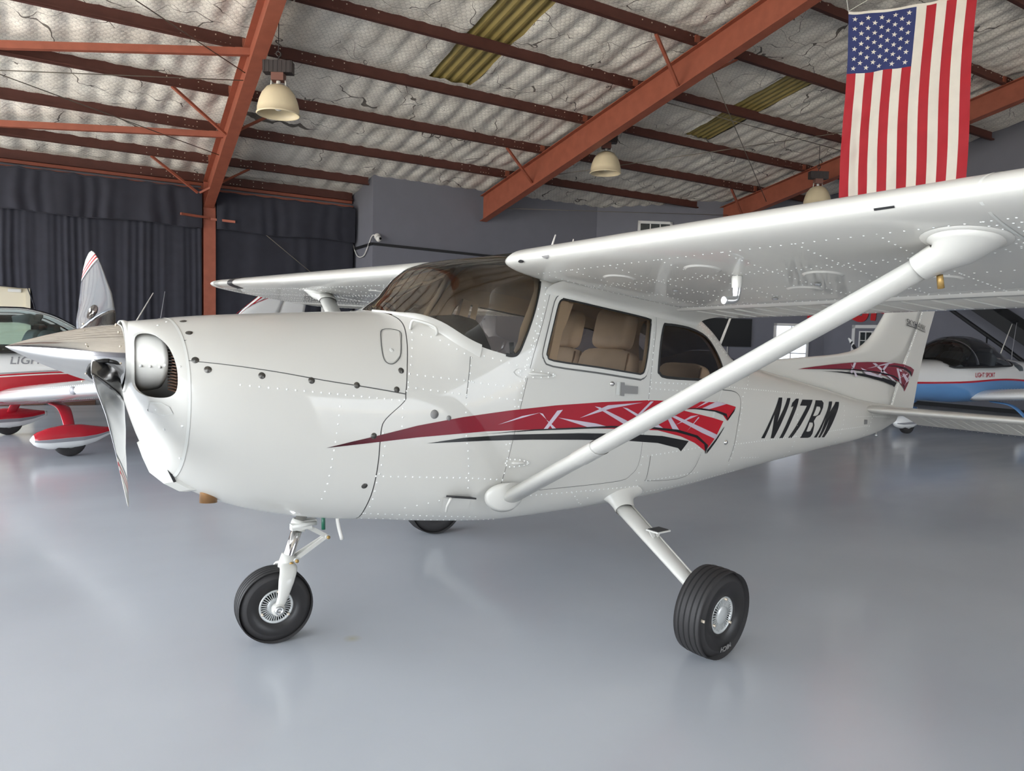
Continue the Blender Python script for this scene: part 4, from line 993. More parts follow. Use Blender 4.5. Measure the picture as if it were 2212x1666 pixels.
RIV = [[(0.351, 1.474), (0.294, 1.318), (0.278, 1.262), (0.25, 1.182), (0.245, 1.084)], [(0.294, 1.318), (0.619, 1.282)], [(0.629, 1.277), (0.929, 1.241)], [(0.282, 1.26), (0.587, 1.218)], [(0.69, 1.206), (0.915, 1.182)], [(0.627, 1.394), (0.587, 1.196), (0.583, 1.049), (0.597, 0.978), (0.627, 0.759)], [(1.032, 1.645), (1.0, 1.524), (0.951, 1.396), (0.907, 1.278)], [(0.898, 1.151), (0.848, 0.962), (0.824, 0.778)], [(0.875, 1.151), (0.826, 0.963)], [(0.134, 0.862), (0.606, 0.812), (0.823, 0.782)], [(0.144, 0.662), (0.761, 0.571)], [(0.172, 0.619), (0.929, 0.522)], [(-0.05, 1.184), (-0.075, 0.965), (-0.082, 0.766)], [(-0.457, 1.282), (-0.128, 1.245), (0.232, 1.202)], [(0.152, 1.058), (0.588, 1.066)], [(0.163, 0.998), (0.142, 0.822), (0.153, 0.661)], [(0.365, 1.508), (0.465, 1.485), (0.627, 1.394)], [(0.697, 1.403), (0.884, 1.359)], [(0.325, 0.68), (0.486, 0.705)], [(1.032, 0.674), (1.854, 0.636)], [(1.638, 0.521)], [(1.825, 0.821), (1.814, 0.629)], [(1.869, 0.823), (2.364, 0.835)], [(1.911, 0.664), (2.43, 0.662)], [(2.781, 0.816), (2.819, 0.625)], [(1.924, 0.578), (2.354, 0.581), (2.993, 0.6)], [(1.326, 0.655), (1.459, 0.555), (1.485, 0.646)], [(2.615, 1.212), (3.79, 1.118)], [(2.809, 0.818), (3.775, 0.801)], [(4.247, 0.801), (5.065, 0.796)], [(3.014, 1.26), (2.869, 1.137), (2.823, 0.888), (2.781, 0.726)], [(3.68, 1.01), (3.692, 0.64)], [(4.527, 0.993), (4.503, 0.65)], [(5.154, 0.969), (5.033, 0.714)], [(4.771, 0.891), (5.076, 0.877)], [(2.942, 0.709), (3.205, 0.684)], [(5.13, 0.874), (5.521, 0.844)], [(5.065, 0.771)], [(1.891, 1.583), (1.861, 1.264), (1.842, 1.113)], [(1.987, 1.657), (2.334, 1.633), (2.715, 1.414)], [(1.938, 1.646), (2.236, 1.644), (2.552, 1.581), (2.67, 1.434)], [(1.87, 1.219), (2.261, 1.19)], [(1.867, 1.255), (2.227, 1.238)], [(1.102, 1.758), (1.019, 1.504), (0.959, 1.41), (0.897, 1.149)], [(1.044, 1.598), (0.989, 1.457), (0.932, 1.279)]]
RED = [(-0.108, 1.008), (0.006, 1.029), (0.129, 1.049), (0.32, 1.083), (0.568, 1.112), (0.84, 1.133), (1.139, 1.148), (1.472, 1.154), (1.844, 1.152), (2.283, 1.13), (2.599, 1.108), (2.771, 1.072), (2.666, 0.986), (2.582, 1.049), (2.439, 1.068), (2.286, 1.081), (2.138, 1.085), (2.289, 1.055), (2.495, 1.015), (2.621, 0.986), (2.537, 0.886), (2.439, 0.804), (2.308, 0.868), (2.159, 0.92), (1.937, 0.971), (1.661, 0.995), (1.306, 1.02), (0.99, 1.029), (0.704, 1.036), (0.321, 1.029), (0.093, 1.018)]
BLK = [(0.372, 0.998), (0.571, 1.012), (0.844, 1.012), (1.309, 0.992), (1.662, 0.968), (1.981, 0.935), (2.242, 0.885), (2.175, 0.826), (2.142, 0.849), (1.944, 0.895), (1.666, 0.928), (1.311, 0.956), (0.993, 0.977), (0.705, 0.99)]
# ------------------------------------------------------------------ paint scheme on the near side
deco = pp(patch('swoosh_red', 'stripe_red', RED, off=.0018, step=.02, mirror=False), 'maroon to red swoosh along fuselage')
sub(patch('swoosh_edge', 'stripe_black', BLKE, off=.0036, step=.02, mirror=False), deco)
sub(patch('swoosh_edge', 'stripe_black', BLK2, off=.0036, step=.02, mirror=False), deco)
sub(patch('swoosh_edge', 'stripe_black', BLKR, off=.0036, step=.02, mirror=False), deco)
sub(patch('swoosh_edge', 'stripe_black', BLKR2, off=.0036, step=.02, mirror=False), deco)
for l in SLASH: sub(patch('slash_mark', 'stripe_lilac', l, off=.0030, step=.02, mirror=False), deco)
pp(patch('swoosh_black', 'stripe_black', BLK, off=.0018, step=.02, mirror=False), 'black swoosh under the red one')
for ch in 'N17BM':
    holes = [GL[k] for k in sorted(GL) if k[0] == ch and k[1] > 0]
    pp(patch('registration_letter', 'stripe_black', GL[ch, 0], holes, off=.0018, step=.02, mirror=False), 'black slanted registration character %s' % ch)
# rivets: each row follows its measured line on the skin
def rivet(mb, p, n, r=.0048):
    a = Vector((0, 0, 1)) if abs(n.z) < .8 else Vector((1, 0, 0)); x = n.cross(a).normalized(); y = n.cross(x)
    ring = [p+x*(r*math.cos(k*PI/3))+y*(r*math.sin(k*PI/3)) for k in range(6)]; r2 = [p+n*(r*.45)+x*(r*.6*math.cos(k*PI/3))+y*(r*.6*math.sin(k*PI/3)) for k in range(6)]
    mb.add(ring+r2, [(k, (k+1) % 6, 6+(k+1) % 6, 6+k) for k in range(6)]+[(6, 7, 8, 9, 10, 11)], True)
def rows_on_body(rows, sp=.034, r=.0048):
    X, Z = [], []
    for l in rows:
        if len(l) < 2: continue
        a = np.array(l); d = np.concatenate([[0], np.cumsum(np.linalg.norm(np.diff(a, axis=0), axis=1))]); n = max(2, int(d[-1]/sp))
        t = np.linspace(0, d[-1], n); X += list(np.interp(t, d, a[:, 0])); Z += list(np.interp(t, d, a[:, 1]))
    X, Z = np.array(X), np.array(Z); q = np.stack([X, Z], 1); ok = ~(inpoly(q, RED) | inpoly(q, BLK)); X, Z = X[ok], Z[ok]; th = BODY.th(X, Z); P_ = BODY.P(X, th, np.full(len(X), .0004)); N_ = BODY.N(X, th); mb = MB()
    for p, n in zip(P_, N_): rivet(mb, Vector(p), Vector(n), r)
    return mb
pp(rows_on_body(RIV).build('rivets', 'rivet'), None, 'stuff')
ds = MB(); dr = MB()
for x, z in [(-0.607, 1.483), (-0.612, 1.378), (-0.572, 1.342), (-0.372, 1.318), (-0.17, 1.296), (0.031, 1.273), (0.221, 1.250), (0.254, 1.334), (0.107, 1.048), (0.089, 0.818), (-.60, 1.53)]:
    p, n = bodyp(x, z, .0006); o = MB().lathe([(0, .003), (.006, .003), (.0075, .0012), (.0135, .0014), (.0145, 0)], p, n, 12).build('cowl_fastener', 'screw'); pp(o)
OILD = [(0.228, 1.516), (0.309, 1.512), (0.292, 1.461), (0.265, 1.398), (0.224, 1.365), (0.19, 1.369), (0.179, 1.397), (0.192, 1.459)]
oil = pp(patch('oil_door', 'paint_white', inset(OILD, .003), off=.0035, step=.02, mirror=False))
sub(ribbon('oil_door_joint', tofield(sm(OILD, 4, True)+[OILD[0]]), .0045, .0028, 'seam_dark', mirror=False, field=True), oil)
p, n = bodyp(.229, 1.424, .002); sub(MB().lathe([(0, .002), (.011, .002), (.0125, 0)], p, n, 14).build('oil_door_latch', 'seam_light'), oil)
for x, z, r in ((0.411, 1.132, .021), (0.489, 1.111, .012)):
    p, n = bodyp(x, z, .0006); pp(MB().lathe([(0, .002), (r, .002), (r*1.02, 0)], p, n, 20).build('cover_plate', 'grey_plate'))
p, n = bodyp(2.671, .842, .001); pp(MB().lathe([(0, .01), (.010, .01), (.015, .005), (.017, 0)], p, n, 14).build('baggage_lock', 'chrome'))
p, n = bodyp(4.969, .837, .0015); pp(patch('static_port', 'grey_plate', [(4.93, .858), (5.0, .853), (5.005, .812), (4.935, .815)], off=.002, mirror=False))
sub_b = [(2.596, 1.192), (2.776, 1.167), (2.838, 1.097), (2.80, .913), (2.775, .70)]
for ln, m_, w_ in ((sm(sub_b, 5), 'seam_dark', .004), (sm([(2.596, 1.192), (2.495, 1.024), (2.40, .80), (2.33, .66)], 4), 'seam_light', .005), (sm([(1.893, 0.822), (1.902, 0.69), (1.935, 0.662), (2.308, 0.648), (2.40, .80)], 4), 'seam_dark', .0035), ([(.62, 1.40), (.585, 1.20)], 'seam_dark', .003)):
    pp(ribbon('panel_joint', ln, w_, .0009, m_, mirror=False))
# hand hold on the cowl side, foot step below the door
a, na = bodyp(.362, 1.522); b, nb = bodyp(.47, 1.500)
pp(MB().tube(catmull([a, a+na*.03+Vector((.01, 0, .02)), a+na*.035+(b-a)*.3+Vector((0, 0, .022)), b+nb*.035-(b-a)*.15+Vector((0, 0, .02)), b+nb*.03, b], 5), .007, 8).build('grab_handle', 'paint_white'))
stp = pp(patch('step_plate', 'paint_white', [(.50, .72), (.66, .70), (.665, .645), (.52, .655)], off=.004, mirror=False))
a, na = bodyp(.515, .722); b, nb = bodyp(.655, .700)
sub(MB().hexa([a, b, b+Vector((0, -.055, .004)), a+Vector((.012, -.055, .004)), a+Vector((0, 0, .008)), b+Vector((0, 0, .008)), b+Vector((0, -.055, .012)), a+Vector((.012, -.055, .012))]).build('step_tread', 'panel_black', fix=True), stp)
sub(MB().tube([a+Vector((-.004, -.05, .004)), a+Vector((-.006, -.02, -.04)), a+Vector((-.006, -.012, -.07))], .006, 6).build('step_rim', 'paint_white'), stp)
# ------------------------------------------------------------------ nose: neck, inlet ducts, engine fins, scoop, exhaust
AX = Vector((-1, 0, .083)).normalized(); SB = Vector((-.792, 0, 1.376))
nk_ = MB(); nk_.loft([[SB+AX*t+Vector((0, ry*math.cos(2*PI*k/48), rz*math.sin(2*PI*k/48))) for k in range(48)] for ry, rz, t in ((.150, .150, -.01), (.146, .146, .012), (.150, .150, .018), (.156, .153, .005), (.190, .148, -.03), (.230, .142, -.065), (.262, .135, -.098), (.272, .13, -.115), (.25, .12, -.122))], True, False, True); pp(nk_.build('nose_neck', 'paint_white'))
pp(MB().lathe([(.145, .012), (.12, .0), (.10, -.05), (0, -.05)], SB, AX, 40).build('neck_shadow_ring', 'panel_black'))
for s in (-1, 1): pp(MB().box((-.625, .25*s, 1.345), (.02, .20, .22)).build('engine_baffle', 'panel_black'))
fins = MB()
for s in (-1, 1):
    for k in range(16): fins.box((-.648, .265*s, 1.248+.0125*k), (.03, .15, .005))
pp(fins.build('engine_fins', 'fin_brown'), None, 'stuff')
for s in (-1, 1):
    il = MB(); t_ = np.array(tofield(INLET)); rows = []
    for d_, k in ((0.0, 0.0), (-.004, .001), (-.009, .002)):
        cx, ct = t_[:, 0].mean(), t_[:, 1].mean(); q = np.stack([t_[:, 0]+k*1.0, t_[:, 1]+(ct-t_[:, 1])*k*2], 1)
        P_ = BODY.P(q[:, 0], q[:, 1], np.full(len(q), d_)); rows.append([Vector((p[0], p[1]*(-s)*-1*(-1) if False else (p[1] if s < 0 else -p[1]), p[2])) for p in P_])
    il.loft(rows, True, False, True); pp(il.build('inlet_lip', 'paint_white'))
# small landing light fairing under the inlet
lf = patch('light_cover', 'paint_white', [(-.752, 1.205), (-.722, 1.208), (-.70, 1.195), (-.69, 1.172), (-.715, 1.160), (-.75, 1.170)], off=.003, step=.012, mirror=False); pp(lf)
sub(ribbon('light_cover_joint', tofield([(-.752, 1.205), (-.722, 1.208), (-.70, 1.195), (-.69, 1.172), (-.715, 1.160), (-.75, 1.170), (-.752, 1.205)]), .003, .0035, 'seam_light', mirror=False, field=True), lf)
nr = MB()
for x, z in ((-.765, 1.362), (-.74, 1.36), (-.715, 1.357), (-.668, 1.352), (-.735, 1.178), (-.708, 1.10), (-.70, 1.0), (-.66, 1.12), (-.65, .98), (-.70, 1.51), (-.66, 1.525)):
    if x > -.77 and x < -.70 and z > 1.3:
        pass
    p, n = bodyp(x, z, .0005); rivet(nr, p, n, .006)
for k in range(3): nr.ball(Vector((-.765+.030*k, -.193-.030*k, 1.345-.001*k)), .006, 8, 4)
pp(tag(nr.build('bowl_screws', 'rivet'), None, kind='stuff'), None, 'stuff')
scoop = MB(); pr = [(-.722, .985), (-.700, .915), (-.672, .845), (-.61, .805), (-.585, .80), (-.60, .86), (-.64, .93), (-.68, .99)]
scoop.loft([[Vector((x+.035, y, z+.012)) for x, z in pr] if abs(y) > .15 else [Vector((x, y, z)) for x, z in pr] for y in (-.19, -.145, .145, .19)], True, True, False)
sc_ = pp(scoop.build('air_scoop', 'paint_white'))
0 and sub(MB().hexa([(-.709, -.13, .945), (-.706, .13, .945), (-.680, .13, .868), (-.680, -.13, .868), (-.716, -.13, .94), (-.716, .13, .94), (-.689, .13, .864), (-.689, -.13, .864)]).build('scoop_slot', 'panel_black', fix=True), sc_)
sub(MB().hexa([(-.672, -.194, .925), (-.672, -.176, .925), (-.642, -.176, .855), (-.642, -.194, .855), (-.665, -.194, .93), (-.665, -.176, .93), (-.632, -.176, .858), (-.632, -.194, .858)]).build('scoop_slot', 'panel_black', fix=True), sc_)
pp(MB().lathe([(.0, 0), (.034, 0), (.036, .02), (.036, .09), (.030, .09), (.030, .03), (0, .03)], (-.495, -.17, .84), (-.05, -.08, -1), 20).build('exhaust_pipe', 'exhaust'))
# spinner and propeller
TIP = Vector((-1.208, 0, 1.413)); L_ = (TIP-SB).length; axs = (TIP-SB).normalized()
prof = []
for k in range(29):
    t = k/28; prof.append((.134*(1-t**1.35)**0.92+.0012, .012+t*(L_-.012)))
spn = pp(MB().lathe(prof+[(0, L_+.001)], SB, axs, 64).build('spinner', 'chrome'), 'polished pointed spinner')
scr = MB()
for k in range(12):
    a = 2*PI*k/12+.2; d = Vector((0, math.cos(a), math.sin(a))); scr.ball(SB+axs*.035+d*.1335, .0048, 6, 4); scr.ball(SB+axs*.155+d*.121, .0045, 6, 4) if k % 2 else None
sub(tag(scr.build('spinner_screws', 'bolt_and_hole_light'), None, kind='stuff'), spn)
HUB = SB+axs*.075; th_ = 1.007
def blade(sgn):
    a = Vector((0, math.sin(th_)*sgn, math.cos(th_)*sgn)); a = (a-axs*a.dot(axs)).normalized(); t = a.cross(-axs).normalized()   # direction of turn
    R_ = .905
    def sec(r, n=18):
        u = r/R_; ch = np.interp(u, [.10, .16, .28, .45, .65, .82, .93, .98, 1.0], [.115, .140, .190, .210, .190, .150, .105, .062, .012])
        bt = math.radians(np.interp(u, [.1, .3, .6, 1], [58, 42, 27, 18])); tk = np.interp(u, [.1, .2, .4, .8, 1], [.55, .28, .13, .08, .07])*ch
        le = t*math.cos(bt)+axs*math.sin(bt); nn = a.cross(le).normalized(); sw = .018*math.sin(min(1, max(0, (u-.3)/.7))*PI)
        c = HUB+a*r; ring = []
        for k in range(n):
            an = 2*PI*k/n; cx = math.cos(an)*.5+.08-sw/ch*0; yy = math.sin(an)*.5*(1-.35*math.cos(an))
            ring.append(c+le*(ch*cx)+nn*(tk*yy))
        return ring
    def seg(r0, r1, n, name, m, cap=True): return MB().loft([sec(r0+(r1-r0)*k/n) for k in range(n+1)], True, cap, True).build(name, m)
    b = pp(seg(.27, .745, 20, 'propeller_blade', 'prop_grey'), 'grey propeller blade with white tip')
    sub(seg(.105, .27, 8, 'blade_root', 'prop_dark'), b)
    for r0, r1, m_ in ((.745, .765, 'paint_white'), (.765, .782, 'red_paint'), (.782, .80, 'paint_white'), (.80, .815, 'red_paint'), (.815, .904, 'paint_white')): sub(seg(r0, r1, 5, 'tip_band', m_), b)
    # root seal against the spinner
    sub(MB().tube([HUB+a*.118+axs*.0+t*math.cos(k)*.05+axs*math.sin(k)*.066 for k in np.linspace(0, 2*PI, 20)], .009, 6).build('root_seal', 'gasket'), b)
    if sgn > 0:   # maker's oval
        def onb(dr, dc, lift):
            r = .34+dr; u = r/R_; bt = math.radians(np.interp(u, [.1, .3, .6, 1], [58, 42, 27, 18])); le = t*math.cos(bt)+axs*math.sin(bt); nn = a.cross(le).normalized()
            sd_s = 1 if nn.dot(Vector(CAM)-(HUB+a*r)) > 0 else -1; ch = .2; tk = np.interp(u, [.1, .2, .4, .8, 1], [.55, .28, .13, .08, .07])*ch
            q = max(-.49, min(.49, dc/ch)); an = math.acos(q/.5); yy = math.sin(an)*.5*(1-.35*math.cos(an)); return HUB+a*r+le*(ch*(q+.08))+nn*(sd_s*(tk*yy+lift))
        mb = MB(); ring = [onb(.055*math.sin(k*PI/10), .03*math.cos(k*PI/10), .0025) for k in range(20)]; mb.add([onb(0, 0, .003)]+ring, [(0, 1+k, 1+(k+1) % 20) for k in range(20)]); sub(mb.build('oval_badge', 'prop_dark'), b)
        mb = MB()
        for d0, d1, c0, c1 in ((-.036, -.006, -.012, -.006), (-.026, -.020, -.018, .012), (.006, .040, .002, .013)): mb.add([onb(d0, c0, .006), onb(d1, c0, .006), onb(d1, c1, .006), onb(d0, c1, .006)], [(0, 1, 2, 3)])
        sub(mb.build('badge_mark', 'paint_white'), b)
blade(1); blade(-1)
# ------------------------------------------------------------------ wings
def foil(c):
    yt = .6*(.2969*np.sqrt(c)-.126*c-.3516*c*c+.2843*c**3-.1015*c**4); m_, p_ = .02, .4
    yc = np.where(c < p_, m_/p_**2*(2*p_*c-c*c), m_/(1-p_)**2*(1-2*p_+2*p_*c-c*c)); return yc+yt, yc-yt
def wframe(y):
    y = abs(y); k = max(0, y-2.62)/2.85
    le = Vector((.80+.15*k, 0, 1.862+.021*min(y, 2.62)+.034*max(0, y-2.62))); te = Vector((2.45-.33*k, 0, 1.630+.026*min(y, 2.62)+.040*max(0, y-2.62)))
    return le, te
def wpt(y, c, upper, off=0.0, s=-1, scale=1.0):
    le, te = wframe(y); d = te-le; ch = d.length; d = d/ch; n = Vector((-d.z, 0, d.x)); u, l = foil(np.array([max(c, 0)])); h = (u*1.04 if upper else l*.68)[0]*scale
    p = le+d*(c*ch)+n*(h*ch+(off if upper else -off)); return Vector((p.x, s*abs(y), p.z))
def wing_ring(y, c0, c1, s, n=22, scale=1.0):
    cs = c1+(c0-c1)*(1-np.cos(np.linspace(0, PI/2, n)))if False else c0+(c1-c0)*(np.linspace(1, 0, n)**2)
    up_ = [wpt(y, c, True, 0, s, scale) for c in cs]; lo = [wpt(y, c, False, 0, s, scale) for c in cs[::-1]]
    return up_+(lo[1:] if c0 == 0 else lo)
def wing(s, far):
    pm = 'paint_white'
    ys = [.47, .49, .52, .57]+list(np.linspace(.7, 2.62, 12))+list(np.linspace(2.8, 5.15, 10))
    mb = MB()
    def ring(y, k=1.0):
        r = wing_ring(y, 0, .745, s)
        if k < 1:
            c = sum(r, Vector())/len(r); r = [Vector((c.x+(p.x-c.x)*(1-(1-k)*.25 if p.x > 1.1 else 1-(1-k)*.55), p.y, c.z+(p.z-c.z)*k)) for p in r]
        return r
    rings = [ring(.47, .45), ring(.485, .75), ring(.51, .93), ring(.55, 1)]+[ring(y) for y in ys[4:]]
    mb.loft(rings, True, True, True)
    w = pp(mb.build('wing', pm, fix=True), ('far' if far else 'near')+' white wing')
    # rounded tip
    tp = MB(); trs = []
    for y, k in ((5.15, 1), (5.3, .97), (5.42, .80), (5.49, .5), (5.51, .1)):
        r = wing_ring(y, 0, 1.0, s); c = sum(r, Vector())/len(r); trs.append([Vector((c.x+(p.x-c.x)*(.6+.4*k if k < .9 else 1), p.y, c.z+(p.z-c.z)*k)) for p in r])
    tp.loft(trs, True, True, True); sub(tp.build('wing_tip', pm, fix=True), w)
    # band with seams where the outer panel begins
    bd = MB(); bd.loft([[wpt(y, c, u_, .0012, s) for c, u_ in [(c_, True) for c_ in np.linspace(.3, 0, 14)**1.5]+[(c_, False) for c_ in np.linspace(0.02, .74, 16)]] for y in (2.632, 2.640)], False, False, True); sub(bd.build('panel_joint', 'seam_light'), w)
    if far:
        bd = MB(); bd.loft([[wpt(y, c, u_, .005, s) for c, u_ in [(c_, True) for c_ in np.linspace(.35, 0, 22)**2]+[(c_, False) for c_ in np.linspace(0.02, .30, 18)**2]] for y in np.linspace(4.28, 4.50, 6)], False, False, True); sub(bd.build('stall_strip', 'panel_black'), w)
    # flap and aileron with pressed beads
    def surface(nm, y0, y1, droop):
        m2 = MB(); n_ = 10
        def rg(y):
            cs = list(np.linspace(1.0, .755, 9)); up_ = [wpt(y, c, True, 0, s) for c in cs]; lo = [wpt(y, c, False, 0, s) for c in cs[::-1]]
            h = wpt(y, .755, False, 0, s); return [p+Vector((0, 0, -droop*(p.x-h.x))) for p in up_+lo]
        m2.loft([rg(y) for y in np.linspace(y0, y1, n_)], True, True, True); o = sub(m2.build(nm, pm, fix=True), w)
        return o, rg
    fl, rg = surface('flap', .60, 2.60, .0)
    al, _ = surface('aileron', 2.66, 5.1, .0)
    return w, fl
def wing_beads(y0, y1, s, w):
    for y in np.arange(y0+.06, y1, .13):
        a = wpt(y, .775, False, .001, s); b = wpt(y+.05, .985, False, .001, s)
        sub_b_ = MB().tube([a, a+(b-a)*.08, b-(b-a)*.08, b], [.001, .006, .005, .001], 6).build('flap_bead', 'paint_white'); sub_b_.parent = w
for s, far in ((-1, False), (1, True)):
    w, fl = wing(s, far)
    wing_beads(.60, 2.6, s, w); wing_beads(2.66, 5.05, s, w)
    lipm = MB(); rows = [[wpt(y, c, False, o_, s) for y in np.linspace(.6, 5.1, 24)] for c, o_ in ((.715, .0), (.728, .012), (.742, .013), (.744, .002))]; lipm.loft(rows, False, False, True); sub(lipm.build('trailing_lip', 'paint_white'), w)
    rv = MB()
    def wr(y, c):
        p = wpt(y, c, False, .0003, s); q = wpt(y, c+.01, False, 0, s); d = (q-p).normalized(); n = Vector((d.z, 0, -d.x)); n = n if n.z < 0 else -n; rivet(rv, p, n, .0042 if not far else .006)
    sp = .042 if not far else .06
    for c in (.09, .27, .29, .46, .60, .705, .765, .985):
        for y in np.arange(.62, 2.62 if not far else 5.1, sp): wr(y, c)
    for y in (.66, .86, 1.12, 1.40, 1.72, 2.02, 2.30, 2.60, 2.66)+((3.1, 3.6, 4.1, 4.6, 5.1) if far else (3.1, 3.6, 4.2, 4.8)):
        for c in np.arange(.09, .71, .024): wr(y, c)
        for c in np.arange(.09, .71, .024) if y in (2.60, 2.66) else (): wr(y+.02, c)
    sub(tag(rv.build('wing_rivets', 'rivet'), None, kind='stuff'), w)
    for y, c in ((.98, .21), (1.48, .20), (1.86, .36), (1.62, .52), (2.2, .5)):    # inspection covers
        ring = []; inner = []
        for k in range(24):
            a = 2*PI*k/24; ring.append(wpt(y+math.cos(a)*.075, c+math.sin(a)*.042, False, .003, s)); inner.append(wpt(y+math.cos(a)*.070, c+math.sin(a)*.039, False, .006, s))
        mb = MB(); mb.loft([[wpt(y+math.cos(2*PI*k/24)*.08, c+math.sin(2*PI*k/24)*.045, False, 0, s) for k in range(24)], ring, inner], True, False, True); mb.f.append([len(mb.v)-24+k for k in range(24)]); mb.sm.append(False); mb.mi.append(0)
        sub(mb.build('inspection_cover', 'paint_white', fix=True), w)
    for y, c in ((1.05, .40), (1.36, .62), (1.75, .45), (1.9, .55)):
        p = wpt(y, c, False, .004, s); sub(MB().lathe([(0, .008), (.012, .008), (.016, 0)], p, (0, 0, -1), 10).build('fuel_drain', 'alu'), w)
    if not far:
        a = wpt(1.53, .30, False, 0, s); sub(MB().tube(catmull([a+Vector((0, 0, .01)), a+Vector((0, 0, -.07)), a+Vector((-.012, 0, -.10)), a+Vector((-.07, .01, -.105))], 5), [.019]*6+[.016]*10, 14).build('fuel_vent', 'alu'), w)
        sub(MB().lathe([(.021, .04), (.023, .0), (.021, -.01)], a+Vector((0, 0, -.01)), (0, 0, -1), 14).build('vent_collar', 'paint_white'), w)
        # cabin air intake in the leading edge, walkway triangle, stall vane slot
        def le_mark(nm, pts, m_, off=.002):
            n_ = len(pts); my, mc = sum(q[0] for q in pts)/n_, sum(q[1] for q in pts)/n_; mb = MB(); mb.add([wpt(my, abs(mc), mc > 0, off*1.2, s)]+[wpt(y, abs(c), c > 0, off, s) for y, c in pts], [(0, 1+k, 1+(k+1) % n_) for k in range(n_)]); sub(mb.build(nm, m_), w)
        le_mark('air_intake', [(.655+.022*math.cos(k), -.0045-.004*math.sin(k)) for k in np.linspace(0, 2*PI, 14)[:-1]], 'panel_black', .004)
        le_mark('warning_triangle', [(.815, -.0002), (.87, -.0002), (.862, -.004), (.845, -.008), (.825, -.004)], 'grey_plate', .003)
        le_mark('stall_slot', [(2.36, -.001), (2.42, -.001), (2.42, -.004), (2.36, -.004)], 'panel_black')
    # strut, cuffs and root fairings
    lo_, hi_ = Vector((.86, s*.555, .70)), Vector((1.117, s*2.49, 1.826)); ax = (hi_-lo_).normalized(); ch = (Vector((1, 0, 0))-ax*ax.x).normalized(); tn = ax.cross(ch)
    def er(p, a, b, n=28): return [p+ch*(a*math.cos(2*PI*k/n)*(1 if math.cos(2*PI*k/n) < 0 else 1.15))+tn*(b*math.sin(2*PI*k/n)) for k in range(n)]
    st = pp(MB().loft([er(lo_+(hi_-lo_)*t, .062, .034) for t in (0, .25, .5, .75, 1)], True, True, True).build('wing_strut', 'paint_white'), ('far' if far else 'near')+' wing strut')
    sub(MB().loft([er(lo_+(hi_-lo_)*t, .0645, .0365) for t in (.225, .232, .275, .282)], True, False, True).build('strut_band', 'paint_white'), st)
    # upper cuff flares into the wing skin
    cy, cc = 2.505, .165
    def foot(rx, ry, off, n=28):
        c = wpt(cy, cc, False, off, s); return [wpt(cy+(ry*math.sin(2*PI*k/n))*(1 if s > 0 else 1)*(-1 if tn.y*s < 0 else 1), cc+(rx*math.cos(2*PI*k/n)*(1 if math.cos(2*PI*k/n) < 0 else 1.3))/1.67, False, off, s) for k in range(n)]
    e1 = er(hi_-ax*.150, .069, .040); e2 = er(hi_-ax*.085, .073, .046); f2 = foot(.102, .098, -.002); f1 = foot(.088, .084, .020)
    mid = [a*.55+b*.45+Vector((0, 0, -.012)) for a, b in zip(e2, f1)]
    mid2 = [a*.22+b*.78+Vector((0, 0, -.006)) for a, b in zip(e2, f1)]
    sub(MB().loft([e1, e2, mid, mid2, f1, foot(.105, .101, .010), f2], True, False, True).build('strut_cuff', 'paint_white'), st)
    sub(MB().loft([foot(.122, .122, .0005), foot(.117, .116, .006), foot(.10, .098, .007)], True, False, True).build('cuff_base', 'paint_white'), st)
    sub(MB().tube([hi_-ax*.10+Vector((.04, 0, -.045)), hi_-ax*.10+Vector((.055, 0, -.085))], [.010, .011], 8).build('tie_down_ring', 'brass'), st)
    lc = Vector((.815, s*.535, .69)); rg_ = []
    for k, (d_, a_, b_) in enumerate(((0, .108, .070), (.012, .105, .067), (.024, .094, .059), (.036, .076, .046), (.042, .062, .036))):
        c = lc+Vector((.012*k, s*d_, .012*k)); rg_.append([c+Vector((a_*math.cos(2*PI*j/28), -s*.25*b_*math.sin(2*PI*j/28)*0, b_*math.sin(2*PI*j/28)+.15*a_*math.cos(2*PI*j/28)*-1)) for j in range(28)])
    sub(MB().loft(rg_, True, True, True).build('strut_fairing', 'paint_white', fix=True), st)
    # root fairing between cabin side and wing
    rows = []
    for x in np.linspace(1.09, 2.36, 26):
        le, te = wframe(.6); c = (x-le.x)/(te.x-le.x); pw = wpt(.655, c, False, .001, s); p0, n0 = bodyp(x, pw.z-.06, .001); p0.y *= -1 if s > 0 else 1
        c1 = Vector((x, s*(abs(p0.y)+.004), pw.z-.012)); rows.append([p0*(1-t)**2+c1*(2*t*(1-t))+pw*t*t for t in np.linspace(0, 1, 7)])
    sub(MB().loft(rows, False, False, True).build('root_fairing', 'paint_white'), w)
# roof skin joining the two wings
mb = MB(); rows = []
for c in np.linspace(.14, .745, 14):
    a = wpt(.6, c, True, .0015, -1); rows.append([Vector((a.x, y, a.z-.004*(1-(y/.6)**2))) for y in np.linspace(-.62, .62, 9)])
mb.loft(rows, False, False, True); pp(mb.build('roof_skin', 'paint_white'))
for x, y, h in ((1.35, -.18, .16), (1.75, .12, .20)): pp(MB().tube([(x, y, 1.93), (x+.06, y, 1.93+h)], [.010, .004], 8).build('antenna', 'white_plastic'))
pp(MB().tube([(3.13, 0, 1.40), (3.30, 0, 1.71)], [.010, .008], 8).build('antenna', 'white_plastic'))
